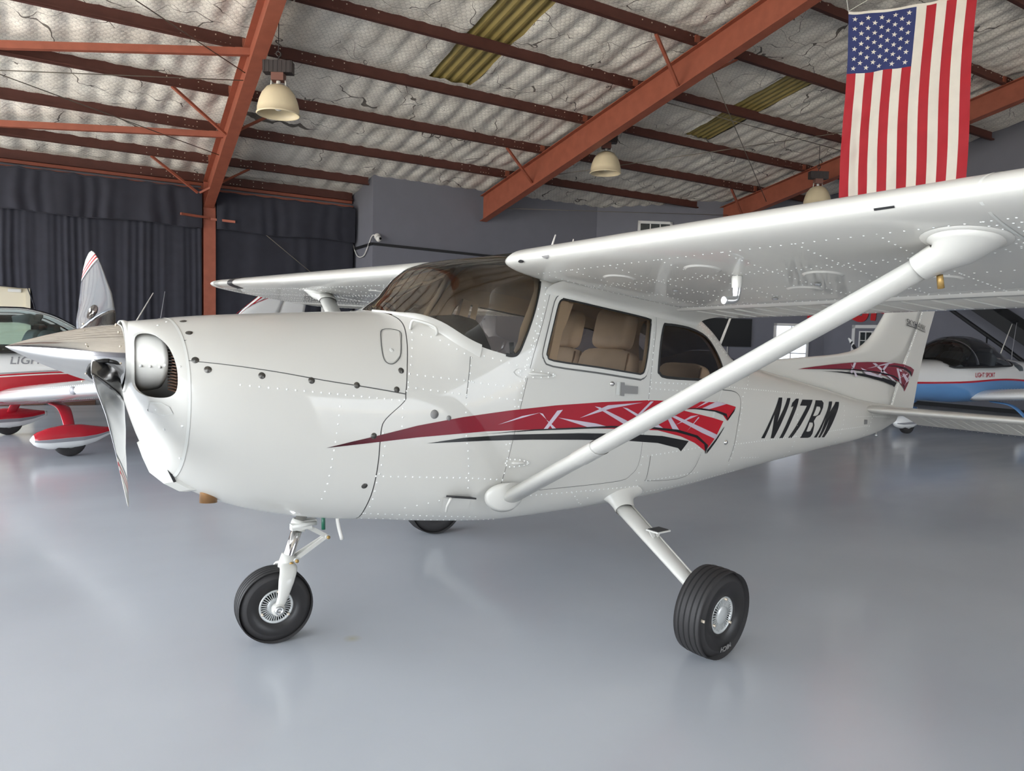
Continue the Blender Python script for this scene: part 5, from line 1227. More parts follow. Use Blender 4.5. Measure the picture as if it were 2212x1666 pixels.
# ------------------------------------------------------------------ tail
def prow(xs_le, xs_te, z, t, n=12, le=.5):
    L0 = xs_te-xs_le; pts = []
    cs = np.linspace(0, 1, n)**1.6
    th = lambda c: t*(1-(1-min(c/.25*L0/ max(L0, .01), 1))**2)**.5 if c < .25 else t*(1-.25*(c-.25)/.75)
    for c in cs[::-1]: pts.append(Vector((xs_le+c*L0, -th(c)/2, z)))
    for c in cs[1:]: pts.append(Vector((xs_le+c*L0, th(c)/2, z)))
    return pts
LEZ = pchip([.90, 1.0, 1.1, 1.2, 1.30, 1.345, 1.375, 1.400, 1.415, 1.455, 1.53, 1.635, 1.745, 1.825, 2.62], [5.4, 5.12, 4.62, 4.05, 3.55, 3.55, 3.98, 4.48, 4.75, 5.065, 5.257, 5.41, 5.523, 5.60, 6.30])
HZ = pchip([.85, .92, 1.05, 1.448, 1.70, 1.85, 2.62], [5.66, 5.69, 5.762, 5.985, 6.14, 6.216, 6.62])
TZ = pchip([.85, .907, 1.127, 1.543, 1.863, 2.62], [6.21, 6.23, 6.28, 6.42, 6.567, 6.93])
zs = [.92, 1.0, 1.1, 1.2, 1.28, 1.32, 1.345, 1.36, 1.375, 1.39, 1.40, 1.408, 1.42, 1.44, 1.47, 1.51, 1.56, 1.62, 1.7, 1.8, 2.0, 2.2, 2.4, 2.58, 2.62, 2.635]
fin = pp(MB().loft([prow(float(LEZ(z)), float(HZ(z)), z, np.interp(z, [.9, 1.34, 1.45, 1.7, 2.58, 2.635], [.10, .055, .085, .09, .05, .01])) for z in zs], True, True, True).build('fin', 'paint_white', fix=True), 'white tail fin with dorsal fillet')
def rudsec(z, k=1):
    h, t = float(HZ(z))+.014, float(TZ(z)); w_ = np.interp(z, [.9, 2.6], [.075, .045])*k; L0 = t-h; pts = []
    for c, q in ((1, .004), (.7, w_*.22), (.35, w_*.38), (.06, w_*.5), (0, w_*.3)): pts.append(Vector((h+c*L0, -q, z)))
    for c, q in ((0, w_*.3), (.06, w_*.5), (.35, w_*.38), (.7, w_*.22), (1, .004)): pts.append(Vector((h+c*L0, q, z)))
    return pts
pp(MB().loft([rudsec(z) for z in np.linspace(.865, 2.62, 14)], True, True, False).build('rudder', 'paint_white', fix=True), 'white rudder')
hj = MB()
for z in np.arange(.95, 1.86, .018): hj.ball((float(HZ(z))+.004, -.044, z), .006, 6, 3)
pp(tag(hj.build('rudder_hinge_rivets', 'rivet'), None, kind='stuff'), None, 'stuff')
def flat(nm, m_, poly, y, holes=(), parent=None):
    mb = MB(); a = np.array(poly); V = [Vector(q) for q in a]; r = delaunay_2d_cdt(V, [(i, (i+1) % len(V)) for i in range(len(V))], [], 0, 1e-6); vv = np.array([(v.x, v.y) for v in r[0]]); F = np.array([f for f in r[2] if len(f) == 3])
    F = F[inpoly(vv[F].mean(1), a)]
    if callable(y): mb.add([(p[0], y(p[0], p[1]), p[1]) for p in vv], F.tolist())
    else: mb.add([(p[0], y, p[1]) for p in vv], F.tolist())
    return mb.build(nm, m_)
def dense(l, d=.06):
    r = []
    for i in range(len(l)):
        a, b = np.array(l[i]), np.array(l[(i+1) % len(l)]); n = max(1, int(np.linalg.norm(b-a)/d)); r += [tuple(a+(b-a)*k/n) for k in range(n)]
    return r
fy = lambda x, z: -(.0475 if x < float(HZ(z)) else np.interp((x-float(HZ(z)))/(float(TZ(z))-float(HZ(z))), [0, .06, .35, .7, 1], [.0475, .044, .034, .022, .008]))
fd = pp(flat('fin_swoosh', 'fin_red', dense(FRED), lambda x, z: fy(x, z)-.0015) if 'fin_red' in M else flat('fin_swoosh', mat('fin_red', (122, 26, 44), rough=.25, coat=.4), dense(FRED), lambda x, z: fy(x, z)-.0015), 'dark red swoosh on the fin')
sub(flat('fin_swoosh_black', 'stripe_black', dense(FBLK), lambda x, z: fy(x, z)-.0015), fd)
for l in ([(4.93, 1.34), (5.06, 1.22), (5.02, 1.22)], [(5.02, 1.345), (4.98, 1.345), (4.93, 1.26), (4.96, 1.25)], [(5.1, 1.30), (5.45, 1.22), (5.5, 1.20), (5.2, 1.24)], [(5.2, 1.29), (5.6, 1.345), (5.7, 1.34), (5.4, 1.31)], [(5.3, 1.34), (5.36, 1.34), (5.75, 1.17), (5.68, 1.18)], [(5.55, 1.33), (5.6, 1.33), (5.45, 1.22), (5.42, 1.23)], [(5.75, 1.29), (5.79, 1.29), (5.88, 1.14), (5.84, 1.15)], [(5.8, 1.28), (5.84, 1.28), (6.05, 1.17), (6.0, 1.15)], [(5.78, 1.19), (6.0, 1.24), (6.0, 1.225)], [(5.93, 1.1), (6.05, 1.23), (6.06, 1.21)]):
    sub(flat('slash_mark', 'stripe_lilac', dense(l, .08), lambda x, z: fy(x, z)-.003), fd)
sub(flat('fin_swoosh_black', 'stripe_black', dense([(5.5, 1.315), (5.75, 1.305), (5.95, 1.275), (6.06, 1.235), (6.11, 1.20), (6.08, 1.255), (5.95, 1.29), (5.75, 1.317)]), lambda x, z: fy(x, z)-.003), fd)
sub(flat('fin_swoosh_black', 'stripe_black', dense([(4.2, 1.293), (4.6, 1.294), (5.0, 1.287), (5.4, 1.262), (5.7, 1.225), (5.87, 1.17), (5.96, 1.09), (5.955, 1.12), (5.86, 1.155), (5.7, 1.21), (5.4, 1.25), (5.0, 1.278), (4.6, 1.288)]), lambda x, z: fy(x, z)-.003), fd)
tm = text_mesh('SKYHAWK', 1.0, 0, 0, .0); xs_ = [v.co.x for v in tm.vertices]; x0_, x1_ = min(xs_), max(xs_); ys_ = max(v.co.y for v in tm.vertices)
for v in tm.vertices:
    a = (v.co.x-x0_)/(x1_-x0_); h = v.co.y/ys_; x = 5.895+a*(6.325-5.895); z = 1.712-.060*a+h*.052; v.co = Vector((x, fy(x, z)-.005, z))
pp(link('tail_lettering', tm, 'stripe_black'), 'thin black lettering on the fin')
pp(flat('lettering_underline', 'stripe_black', dense([(5.892, 1.706), (6.329, 1.645), (6.329, 1.639), (5.892, 1.700)]), lambda x, z: fy(x, z)-.005))
# horizontal tail
def htail(s):
    def fr(y): k = (y-.15)/1.58; return Vector((5.00+.16*k, s*y, .940+.018*k)), Vector((5.62+.02*k, s*y, .905+.012*k)), Vector((6.02-.10*k, s*y, .752+.012*k))
    ys = np.linspace(.10, 1.73, 9); mb = MB(); rr_ = []
    for y in ys:
        a, b, c = fr(y); d = (b-a); n = Vector((-d.z, 0, d.x)).normalized(); t = .075*(1-.25*(y/1.73)); ring = []
        cs = np.linspace(1, 0, 12)**2
        f = lambda q: t/2*(1-(1-min(q/.3, 1))**2)**.5*(1-.15*max(0, q-.3))
        ring = [a+d*q+n*f(q) for q in cs]+[a+d*q-n*f(q) for q in cs[::-1][1:]]; rr_.append(ring)
    st = pp(mb.loft(rr_, True, True, True).build('stabilizer', 'paint_white', fix=True), ('near' if s < 0 else 'far')+' horizontal stabilizer')
    mb = MB(); rr_ = []
    for y in np.linspace(.16, 1.73, 8):
        a, b, c = fr(y); d = c-b; n = Vector((-d.z, 0, d.x)).normalized(); b2 = b+d*.02; rr_.append([b2+n*.026, b2+d*.5+n*.014, c+n*.004, c-n*.004, b2+d*.5-n*.014, b2-n*.026])
    el = sub(mb.loft(rr_, True, True, False).build('elevator', 'paint_white', fix=True), st)
    for y in np.arange(.3, 1.7, .09):
        a, b, c = fr(y); a2, b2, c2 = fr(y+.06); p0 = b+(c-b)*.06+Vector((0, 0, -.026)); p1 = c2+(b2-c2)*.05+Vector((0, 0, -.006)); x = MB().tube([p0, p0+(p1-p0)*.06, p1-(p1-p0)*.06, p1], [.001, .006, .005, .001], 6).build('elevator_bead', 'paint_white'); x.parent = st
    rv = MB()
    for y in np.arange(.2, 1.7, .05):
        a, b, c = fr(y); rivet(rv, b+Vector((-.03, 0, -.036)), Vector((0, 0, -1)), .005); rivet(rv, c+Vector((-.02, 0, -.01)), Vector((0, 0, -1)), .005)
    sub(tag(rv.build('stabilizer_rivets', 'rivet'), None, kind='stuff'), st)
htail(-1); htail(1)
p, n = bodyp(5.45, .80, .003); pp(patch('tail_cover', 'paint_white', [(5.36, .835), (5.56, .828), (5.57, .785), (5.40, .79)], off=.006, mirror=False))
pp(MB().lathe([(.0, 0), (.010, 0), (.008, -.03), (.014, -.035), (0, -.045)], (5.5, -.02, .70), (0, 0, 1), 10).build('tie_down_ring', 'alu'))
# ------------------------------------------------------------------ landing gear
def wheel(c, axis, R_, wd, rr_, name, hubcap, parent_label):
    """tyre with grooves, spoked rim; axis points outwards"""
    c = Vector(c); axis = Vector(axis).normalized(); h = wd/2
    P_ = []
    for k in range(37):
        a = -PI/2+PI*k/36*1.0; 
    prof = [(rr_*1.0, -h*.62), (rr_*1.08, -h*.80), (R_*.66, -h*.985), (R_*.80, -h*.97), (R_*.90, -h*.82), (R_*.955, -h*.62), (R_*.975, -h*.52)]
    tread = []
    for k, t in enumerate(np.linspace(-.5, .5, 9)):
        r = R_*(1-.05*abs(t*2)**2.2*.45)
        tread.append((r, t*wd))
    full = prof+tread[0:9]+[(r, -t) for r, t in prof[::-1]]
    ty = pp(MB().lathe(full, c, axis, 56).build(name, 'tyre'), parent_label)
    gm = MB()
    for t in (-.30, -.10, .10, .30): 
        r = R_*(1-.05*abs(t*2)**2.2*.45)+.0012; gm.lathe([(r-.004, t*wd-.0042), (r, t*wd-.0035), (r, t*wd+.0035), (r-.004, t*wd+.0042)], c, axis, 56)
    sub(gm.build('tread_groove', 'groove'), ty)
    sw = MB(); sw.lathe([(rr_*1.02, h*.70), (rr_*1.25, h*.90), (R_*.68, h*1.0), (R_*.78, h*.985)], c, axis, 56); sub(sw.build('sidewall', 'tyre_side'), ty)
    rim = MB(); rim.lathe([(rr_*1.05, h*.60), (rr_*1.05, h*.76), (rr_*.97, h*.78), (rr_*.90, h*.74), (rr_*.88, h*.66)], c, axis, 48); rim.lathe([(rr_*.55, h*.70), (rr_*.50, h*.76), (rr_*.30, h*.80 if hubcap else h*.74), (0, h*.82 if hubcap else h*.76)], c, axis, 40)
    x = axis.cross(Vector((0, 0, 1))).normalized(); y = axis.cross(x)
    for k in range(36):
        a = 2*PI*k/36; d = x*math.cos(a)+y*math.sin(a); tt = axis.cross(d); rim.box(c+d*(rr_*.72)+axis*(h*.69), (rr_*.38, rr_*.045, .012), (d, tt, axis))
    sub(rim.build('rim', 'wheel_paint'), ty)
    sub(MB().lathe([(rr_*.96, h*.55), (0, h*.55)], c, axis, 40).build('brake_disc', 'groove'), ty)
    sub(MB().lathe([(rr_*1.05, -h*.7), (rr_*.9, -h*.74), (.04, -h*.6), (0, -h*.6)], c, axis, 36).build('rim_back', 'wheel_paint'), ty)
    bl = MB()
    for k in range(3):
        a = 2*PI*k/3+.4; d = x*math.cos(a)+y*math.sin(a); bl.lathe([(0, .014), (.006, .014), (.006, 0)], c+d*(rr_*.92)+axis*(h*.74), axis, 6)
    sub(bl.build('rim_bolt', 'bolt_and_hole_light'), ty)
    return ty
def main_gear(s):
    C_ = Vector((1.515, s*1.305, .2125)); axis = Vector((.09, s, -.05)).normalized()
    ty = wheel(C_, axis, .213, .146, .086, 'main_wheel', True, ('near' if s < 0 else 'far')+' main wheel')
    a, b = Vector((1.745, s*.42, .545)), Vector((1.53, s*1.19, .285)); d = (b-a).normalized(); chd = (Vector((1, 0, 0))-d*d.x).normalized(); tn = d.cross(chd)
    er = lambda p, q, w_, n=24: [p+chd*(q*math.cos(2*PI*k/n))+tn*(w_*math.sin(2*PI*k/n)) for k in range(n)]
    lg = pp(MB().loft([er(a+(b-a)*t, .060-.018*t, .034-.008*t) for t in np.linspace(0, 1, 6)], True, True, True).build('gear_leg', 'paint_white'), ('near' if s < 0 else 'far')+' main gear leg')
    c0 = Vector((1.76, s*.40, .565)); fl = MB(); p0 = a+d*.10; rings = [er(p0, .064, .040)]
    for t, q, w_ in ((.3, .070, .043), (.6, .086, .048), (.85, .120, .055), (1.05, .175, .06)): rings.append([p+(Vector((0, 0, 1))*0) for p in er(p0+(Vector((1.73, s*.43, .605))-p0)*t, q, w_)])
    sub(fl.loft(rings, True, False, True).build('leg_fairing', 'paint_white'), lg)
    sub(MB().loft([er(b-d*.02, .047, .032), er(b+d*.02, .05, .036), er(b+d*.05, .045, .034)], True, True, True).build('leg_cuff', 'paint_white'), lg)
    sub(MB().tube([C_-axis*.12, C_-axis*.04], [.035, .03], 12).build('axle', 'paint_white'), lg)
    sub(MB().box(C_-axis*.095+Vector((-.075, 0, .02)), (.05, .03, .09)).build('brake_caliper', 'paint_white'), lg)
    q = a+(b-a)*.50+tn*(.04 if tn.z > 0 else -.04)
    sp_ = MB().box(q+Vector((0, -s*-.02, .03)), (.10, .085, .008)); sp_.bar(q+Vector((-.04, 0, .03)), q+Vector((-.01, 0, -.01)), .01, .02); sp_.bar(q+Vector((.04, 0, .03)), q+Vector((.01, 0, -.01)), .01, .02)
    sub(sp_.build('leg_step', 'paint_white'), lg); sub(MB().box(q+Vector((0, s*.02, .0355)), (.085, .07, .004)).build('step_grip', 'panel_black'), lg)
    sub(MB().tube([a+tn*.03+chd*.04, b+tn*.02+chd*.035, b+Vector((.02, s*.05, -.05))], .005, 6).build('brake_line', 'white_plastic'), lg)
    if s < 0:
        # raised white lettering on the tyre, worn to a few characters
        tmz = text_mesh('MICH', .034, .0005, 0, .0008); q = [v.co.copy() for v in tmz.vertices]; mx_ = max(v.x for v in q); x = axis.cross(Vector((0, 0, 1))).normalized(); y = x.cross(axis)
        for v, co in zip(tmz.vertices, q):
            an = -PI/2-.10-(co.x-mx_/2)/.150*-1; r = .150+.0-co.y*-1*0+ (co.y-.012)*-1*-1*(-1)
            dd = x*math.cos(an)+y*math.sin(an); v.co = C_+dd*(.158+(co.y-.012))+axis*(.0805-(.0)*1+co.z)
        sub(link('tyre_lettering', tmz, 'grey_plate'), ty)
        d_ = x*math.cos(.12)+y*math.sin(.12); sub(MB().box(C_+d_*.190+axis*.066, (.03, .012, .006), (axis, d_.cross(axis), d_)).build('slip_mark', 'bolt_and_hole_light'), ty)
main_gear(-1); main_gear(1)
def nose_gear():
    AXL = Vector((-.150, 0, .178)); yaw = .04; axis = Vector((-.10, -1, 0)).normalized()
    ty = wheel(AXL, axis, .178, .122, .078, 'nose_wheel', False, 'nose wheel')
    top, bot = Vector((-.012, 0, .60)), Vector((-.085, 0, .385)); d = (top-bot).normalized()
    ol = pp(MB().lathe([(.026, 0), (.026, .23), (0, .23)], bot, d, 20).build('oleo_strut', 'chrome'), 'chrome nose strut')
    cl = MB().lathe([(.038, 0), (.040, .03), (.038, .05), (.03, .05)], bot+d*.15, d, 20); cl.box(bot+d*.175+Vector((.0, -.03, 0)), (.10, .035, .03)); cl.box(bot+d*.185+Vector((.04, 0, 0)), (.08, .05, .025)); cl.tube([bot+d*.18+Vector((-.05, -.04, 0)), bot+d*.18+Vector((.07, -.045, .005))], .011, 8)
    sub(cl.build('steering_collar', 'paint_white'), ol)
    fk = MB(); fk.lathe([(0, .045), (.036, .045), (.037, .0), (.034, -.03), (0, -.03)], bot-d*.02, d, 20)
    x = Vector((1, 0, 0)); sd = axis
    for s in (1, -1):
        pts = [bot-d*.015+sd*(.015*s), bot-d*.03+sd*(.062*s), bot-d*.085+sd*(.088*s), (bot-d*.085)*.5+AXL*.5+sd*(.09*s)+Vector((.004, 0, 0)), AXL+sd*(.088*s)]
        pp_ = [Vector(q) for q in catmull(pts, 6)]; n = len(pp_); rings = []
        for i, q in enumerate(pp_):
            t = (pp_[min(i+1, n-1)]-pp_[max(i-1, 0)]).normalized(); w_ = t.cross(sd); w_ = w_.normalized() if w_.length > .1 else Vector((1, 0, 0)); w_ = Vector((1, 0, 0))-t*t.x; w_.normalize(); nn = t.cross(w_); wd = np.interp(i/(n-1), [0, .2, .5, .8, 1], [.036, .042, .038, .026, .021]); rings.append([q+w_*(wd*math.cos(2*PI*k/12))+nn*(.011*math.sin(2*PI*k/12)) for k in range(12)])
        fk.loft(rings, True, True, True); fk.lathe([(0, .012), (.03, .012), (.032, 0), (.032, -.012)], AXL+sd*(.088*s), sd*s, 18)
    fko = pp(fk.build('nose_fork', 'paint_white'), 'white nose fork')
    sub(MB().lathe([(0, .004), (.010, .004), (.010, .018), (.02, .018), (.021, .0)], AXL+sd*.098, sd, 14).build('axle_nut', 'alu'), fko)
    tl = MB(); k0 = bot+d*.165+Vector((.04, 0, 0)); kn = Vector((.112, 0, .475)); k1 = bot+Vector((.03, 0, 0))
    for s in (-1, 1): tl.bar(k0+Vector((0, .022*s, 0)), kn+Vector((0, .008*s, 0)), .012, .022); tl.bar(k1+Vector((0, .022*s, 0)), kn+Vector((0, .008*s, 0)), .012, .018)
    tl.tube([kn+Vector((0, -.03, 0)), kn+Vector((0, .03, 0))], .012, 8); tl.tube([k1+Vector((0, -.045, 0)), k1+Vector((0, .045, 0))], .012, 8)
    sub(tl.build('torque_link', 'paint_white'), ol)
    bt = MB()
    for q in (k1+Vector((0, -.048, 0)), kn+Vector((0, -.032, 0)), bot+Vector((.004, -.042, -.01)), k0+Vector((0, -.03, .0))): bt.lathe([(0, .006), (.009, .006), (.009, 0)], q, (0, -1, 0), 8)
    sub(tag(bt.build('link_bolts', 'brass'), None, kind='stuff'), ol)
    pp(MB().tube([(.06, -.09, .61), (.062, -.09, .535)], .010, 8).build('drain_hose', 'green_tube'))
    pp(MB().tube(catmull([(.125, -.1, .62), (.135, -.1, .55), (.155, -.1, .475)], 4), .010, 8).build('breather_tube', 'white_plastic'))
nose_gear()
# ================================================================== two low wing light airplanes in the background
mat('lsa_white', (226, 226, 224), rough=0.22, coat=0.5)
mat('lsa_red', (178, 26, 42), rough=0.22, coat=0.5)
mat('lsa_blue', (100, 148, 200), rough=0.25, coat=0.4)
mat('lsa_grey', (140, 140, 144), rough=0.3)
mat('lsa_seat', (150, 150, 152), rough=0.6)
glass('canopy_teal', (0.66, 0.80, 0.80), ior=1.5)
glass('canopy_smoke', (0.42, 0.47, 0.50), ior=1.5)
LB = Surf([(-2.50, 1.10, .84, .13, .97, 2, 2), (-2.46, 1.13, .78, .22, .965, 2.1, 2.1), (-2.30, 1.18, .69, .34, .95, 2.2, 2.2), (-1.85, 1.235, .60, .44, .94, 2.3, 2.3), (-1.2, 1.275, .555, .52, .93, 2.4, 2.5), (-1.0, 1.285, .54, .55, .92, 2.5, 2.6),
           (-.7, 1.25, .525, .575, .92, 3.0, 2.7), (0, 1.24, .52, .58, .92, 3.2, 2.7), (.35, 1.27, .525, .575, .92, 3.0, 2.7), (.62, 1.33, .535, .565, .92, 2.6, 2.7), (1.3, 1.295, .58, .51, .92, 2.5, 2.6), (1.7, 1.265, .65, .44, .94, 2.3, 2.4), (2.5, 1.20, .80, .28, .99, 2.2, 2.2), (3.2, 1.15, .92, .15, 1.03, 2.1, 2.1), (3.85, 1.09, 1.0, .05, 1.045, 2, 2)])
fx_ = lambda x: (x+.98)/2.30*1.8-1.2
LC = Surf([(fx_(q[0]),)+q[1:] for q in [(-.98, 1.295, 1.0, .46, 1.10, 2.2, 2), (-.75, 1.43, 1.0, .53, 1.10, 2.2, 2), (-.4, 1.60, 1.0, .565, 1.10, 2.2, 2), (0, 1.70, 1.0, .575, 1.10, 2.2, 2), (.35, 1.705, 1.0, .575, 1.10, 2.2, 2), (.75, 1.64, 1.0, .565, 1.10, 2.2, 2), (1.08, 1.50, 1.0, .545, 1.10, 2.2, 2), (1.32, 1.335, 1.0, .54, 1.10, 2.2, 2)]])
def light_plane(u0, v0, ang, scheme, label):
    col, line, text_m, glas = scheme
    o0 = B(u0, v0, 0); root = empty('light_airplane', o0, label, 'airplane'); root.rotation_euler = (0, 0, BE+ang)
    def A(o, label=None, kind=None): o.parent = root; return tag(o, label, None, None, kind)
    def S_(o, par): o.parent = par; return o
    xs = np.linspace(-2.495, 3.84, 60); wave = lambda x: .02*math.sin(x*1.1+.4)
    def zl(x, d): return min(max(.905+.05*math.exp(-((x-.2)/.9)**2)+d+(.10*max(0, (x-1.0)/3.1)), float(LB.zb(x))+.01), float(LB.zt(x))-.01)
    def line_t(d): return [(x, float(LB.th(np.array([x]), np.array([zl(x, d)]))[0])) for x in xs]
    def band(nm, d0, d1, m, off=0.0):
        a = [(xs[0], 0.0), (xs[-1], 0.0)] if d0 is None else line_t(d0); b = [(xs[0], PI), (xs[-1], PI)] if d1 is None else line_t(d1)
        return patch(nm, m, a+b[::-1], xz=False, surf=LB, off=off, step=.07)
    # hull in bands of paint
    hull = A(band('hull_top', None, .0, 'lsa_white'))
    if col == 'lsa_red':
        A(band('hull_side', 0.0, -.045, 'lsa_white')); S_(band('hull_stripe', .004, -.008, 'lsa_grey', .002), hull); S_(band('hull_stripe', -.012, -.032, 'lsa_red', .002), hull); A(band('hull_belly', -.045, None, 'lsa_red'))
    else:
        S_(band('hull_stripe', .016, -.016, line, .002), hull); A(band('hull_belly', 0.0, None, col))
    # canopy, frame, cabin
    cl = [(-.975, 0.0), (1.31, 0.0), (1.31, .7), (1.30, 1.1), (1.12, 1.36), (.6, 1.45), (0, 1.47), (-.5, 1.45), (-.85, 1.38), (-.975, 1.2)]
    cl = [(fx_(q[0]), q[1]) for q in cl]
    can = A(patch('canopy', glas, cl, xz=False, surf=LC, step=.08), 'clear bubble canopy')
    ed = np.array(sm(cl[2:], 4)); P_ = LC.P(ed[:, 0], ed[:, 1], np.full(len(ed), .004))
    for s in (1, -1): S_(MB().tube([Vector((p[0], p[1]*s, p[2])) for p in P_], .016, 6).build('canopy_frame', 'panel_black'), can)
    ri = MB(); th = np.linspace(-1.4, 1.4, 24); ri.tube([Vector(LC.P(np.array([-.55-.10*math.cos(t)]), np.array([t]), np.array([-.02]))[0]) for t in th], .022, 6); S_(ri.build('roll_bar', 'lsa_grey'), can)
    dk = MB(); dk.loft([[Vector((x, y, 1.29-.10*(y/.5)**2+dz)) for y in np.linspace(-.5, .5, 11)] for x, dz in ((-1.17, -.02), (-1.0, .02), (-.80, .03), (-.78, -.25))], False, False, True); A(dk.build('instrument_panel', 'panel_black'))
    for s in (-1, 1):
        st = A(rbox(MB(), (-.02, .26*s, 1.08), (.16, .44, .72), ax=(Vector((.94, 0, -.34)), Vector((0, 1, 0)), Vector((.34, 0, .94)))).build('seat', 'lsa_seat')); S_(rbox(MB(), (.13, .26*s, 1.42), (.09, .24, .17)).build('headrest', 'lsa_seat'), st)
    tb = A(patch('cabin_tub', 'panel_black', [(-.85, 0.0), (.38, 0.0), (.38, .9), (-.85, .9)], xz=False, surf=LB, off=.004, step=.09))
    # rear quarter window
    A(patch('quarter_window', glas, [(.74, 1.275), (.92, 1.25), (.98, 1.18), (.92, 1.10), (.76, 1.10), (.69, 1.18)], surf=LB, off=.004, step=.05, mirror=False), 'small rear quarter window')
    # wings
    def wp(y, c, up):
        u, l = foil(np.array([max(c, 0)])); ch = 1.46-.10*max(0, (y-.6)/3.7); x = -.58+.05*(y-.6)/3.7+c*ch; z = .66+.098*(y-.55)+(u if up else l)[0]*1.15*ch-.03*c; return x, z
    for s in (-1, 1):
        mb = MB(); rg = []
        for y in [.42, .5, .6]+list(np.linspace(1.0, 4.1, 9))+[4.2, 4.27, 4.3]:
            k = np.interp(y, [4.1, 4.2, 4.27, 4.3], [1, .85, .5, .1]); cs = np.linspace(1, 0, 14)**2; r = [wp(y, c, True) for c in cs]+[wp(y, c, False) for c in cs[::-1][1:]]; mx_ = sum(q[0] for q in r)/len(r); mz = sum(q[1] for q in r)/len(r)
            rg.append([Vector((mx_+(q[0]-mx_)*(.6+.4*k), s*y, mz+(q[1]-mz)*k)) for q in r])
        w = A(mb.loft(rg, True, True, True).build('wing', 'lsa_white', fix=True), ('near' if s < 0 else 'far')+' low wing')
        rv = MB()
        for y in np.arange(.7, 4.1, .05):
            for c in (.28,):
                x, z = wp(y, c, True); rivet(rv, Vector((x, s*y, z)), Vector((0, 0, 1)), .006); x, z = wp(y, c, False); rivet(rv, Vector((x, s*y, z)), Vector((0, 0, -1)), .006)
            x, z = wp(y, .03, True); rivet(rv, Vector((x, s*y, z)), Vector((-.6, 0, .8)), .006)
        S_(tag(rv.build('wing_rivets', 'rivet'), None, kind='stuff'), w)
        al = MB(); q0, q1 = wp(2.0, .76, False), wp(3.9, .76, False); al.loft([[Vector((wp(y, c, False)[0], s*y, wp(y, c, False)[1]-.004)) for y in (2.0, 3.9)] for c in (.755, .765)], False, False, False); S_(al.build('aileron_joint', 'seam_dark'), w)
        br = MB(); x, z = wp(2.6, .62, False); br.prism([(x, s*2.6-.012, z), (x+.32, s*2.6-.012, z), (x+.40, s*2.6-.012, z-.16), (x+.34, s*2.6-.012, z-.17)], (0, .024, 0)); S_(br.build('hinge_bracket', 'lsa_white', fix=True), w)
        x, z = wp(2.9, .0, True); S_(MB().ball((x+.012, s*2.9, z), .045, 12, 8, (.6, 1.3, .9)).build('landing_light', 'lsa_grey'), w)
        # gear leg, wheel fairing, wheel
        a, b = Vector((.05, s*.48, .56)), Vector((.02, s*1.13, .27)); pts = [Vector(q) for q in catmull([a, a+Vector((0, s*.35, -.05)), b], 6)]; rings = []
        for i, p in enumerate(pts):
            t = (pts[min(i+1, len(pts)-1)]-pts[max(i-1, 0)]).normalized(); nn = t.cross(Vector((1, 0, 0))).normalized(); k = i/(len(pts)-1); rings.append([p+Vector((1, 0, 0))*((.085-.03*k)*math.cos(2*PI*j/12))+nn*(.016*math.sin(2*PI*j/12)) for j in range(12)])
        A(MB().loft(rings, True, True, True).build('gear_leg', col))
        pant(A, Vector((0, s*1.15, .17)), col, 1.0)
    # nose gear
    A(MB().tube([(-1.50, 0, .60), (-1.58, 0, .25)], [.035, .028], 10).build('nose_leg', 'lsa_white')); pant(A, Vector((-1.60, 0, .16)), col if col == 'lsa_red' else 'lsa_white', .9)
    # tail
    def slab(nm, m, le, te, zs, t, lab=None):
        rows = [prow(le(z), te(z), z, t) for z in zs]; return A(MB().loft(rows, True, True, True).build(nm, m, fix=True), lab)
    fle = lambda z: 2.70+(z-1.75)*(1.25 if z > 1.75 else .9); fte = lambda z: 3.35+(z-1.75)*.42; rte = lambda z: 3.82+(z-1.75)*.22
    fn = slab('fin', 'lsa_white', fle, fte, [1.02, 1.15, 1.25, 1.5, 1.8, 2.1, 2.2, 2.24], .10, 'tail fin'); slab('rudder', 'lsa_white', lambda z: fte(z)+.012, rte, [1.0, 1.3, 1.8, 2.2, 2.24], .05)
    for k in range(3):
        for s in (-1, 1):
            q = MB().add([Vector((fle(1.72+.07*k)+.01, s*.056, 1.72+.07*k)), Vector((fle(1.75+.07*k)+.01, s*.056, 1.75+.07*k)), Vector((fle(2.1)+.14*k+.10, s*.056, 2.12)), Vector((fle(2.1)+.14*k+.02, s*.056, 2.10))], [(0, 1, 2, 3)])
            S_(q.build('fin_stripe', line if col != 'lsa_red' else ('lsa_red' if k != 1 else 'lsa_grey')), fn)
    for s in (-1, 1):
        mb = MB(); rg = []
        for y in (.03, .4, .8, 1.2, 1.4, 1.45):
            k = np.interp(y, [1.2, 1.4, 1.45], [1, .8, .3]); cs = np.linspace(1, 0, 10)**2; f = lambda q: .035*k*(1-(1-min(q/.3, 1))**2)**.5*(1-.8*max(0, q-.3)); ch = .75-.12*y/1.45; x0 = 3.0+.10*y/1.45
            rg.append([Vector((x0+q*ch, s*y, 1.12+f(q))) for q in cs]+[Vector((x0+q*ch, s*y, 1.12-f(q))) for q in cs[::-1][1:]])
        A(mb.loft(rg, True, True, True).build('stabilizer', 'lsa_white', fix=True))
    # propeller
    spn_ = MB().lathe([(.125, 0), (.12, .08), (.085, .19), (.04, .26), (0, .275)], (-2.50, 0, .97), (-1, 0, 0), 28).build('spinner', 'lsa_white'); A(spn_)
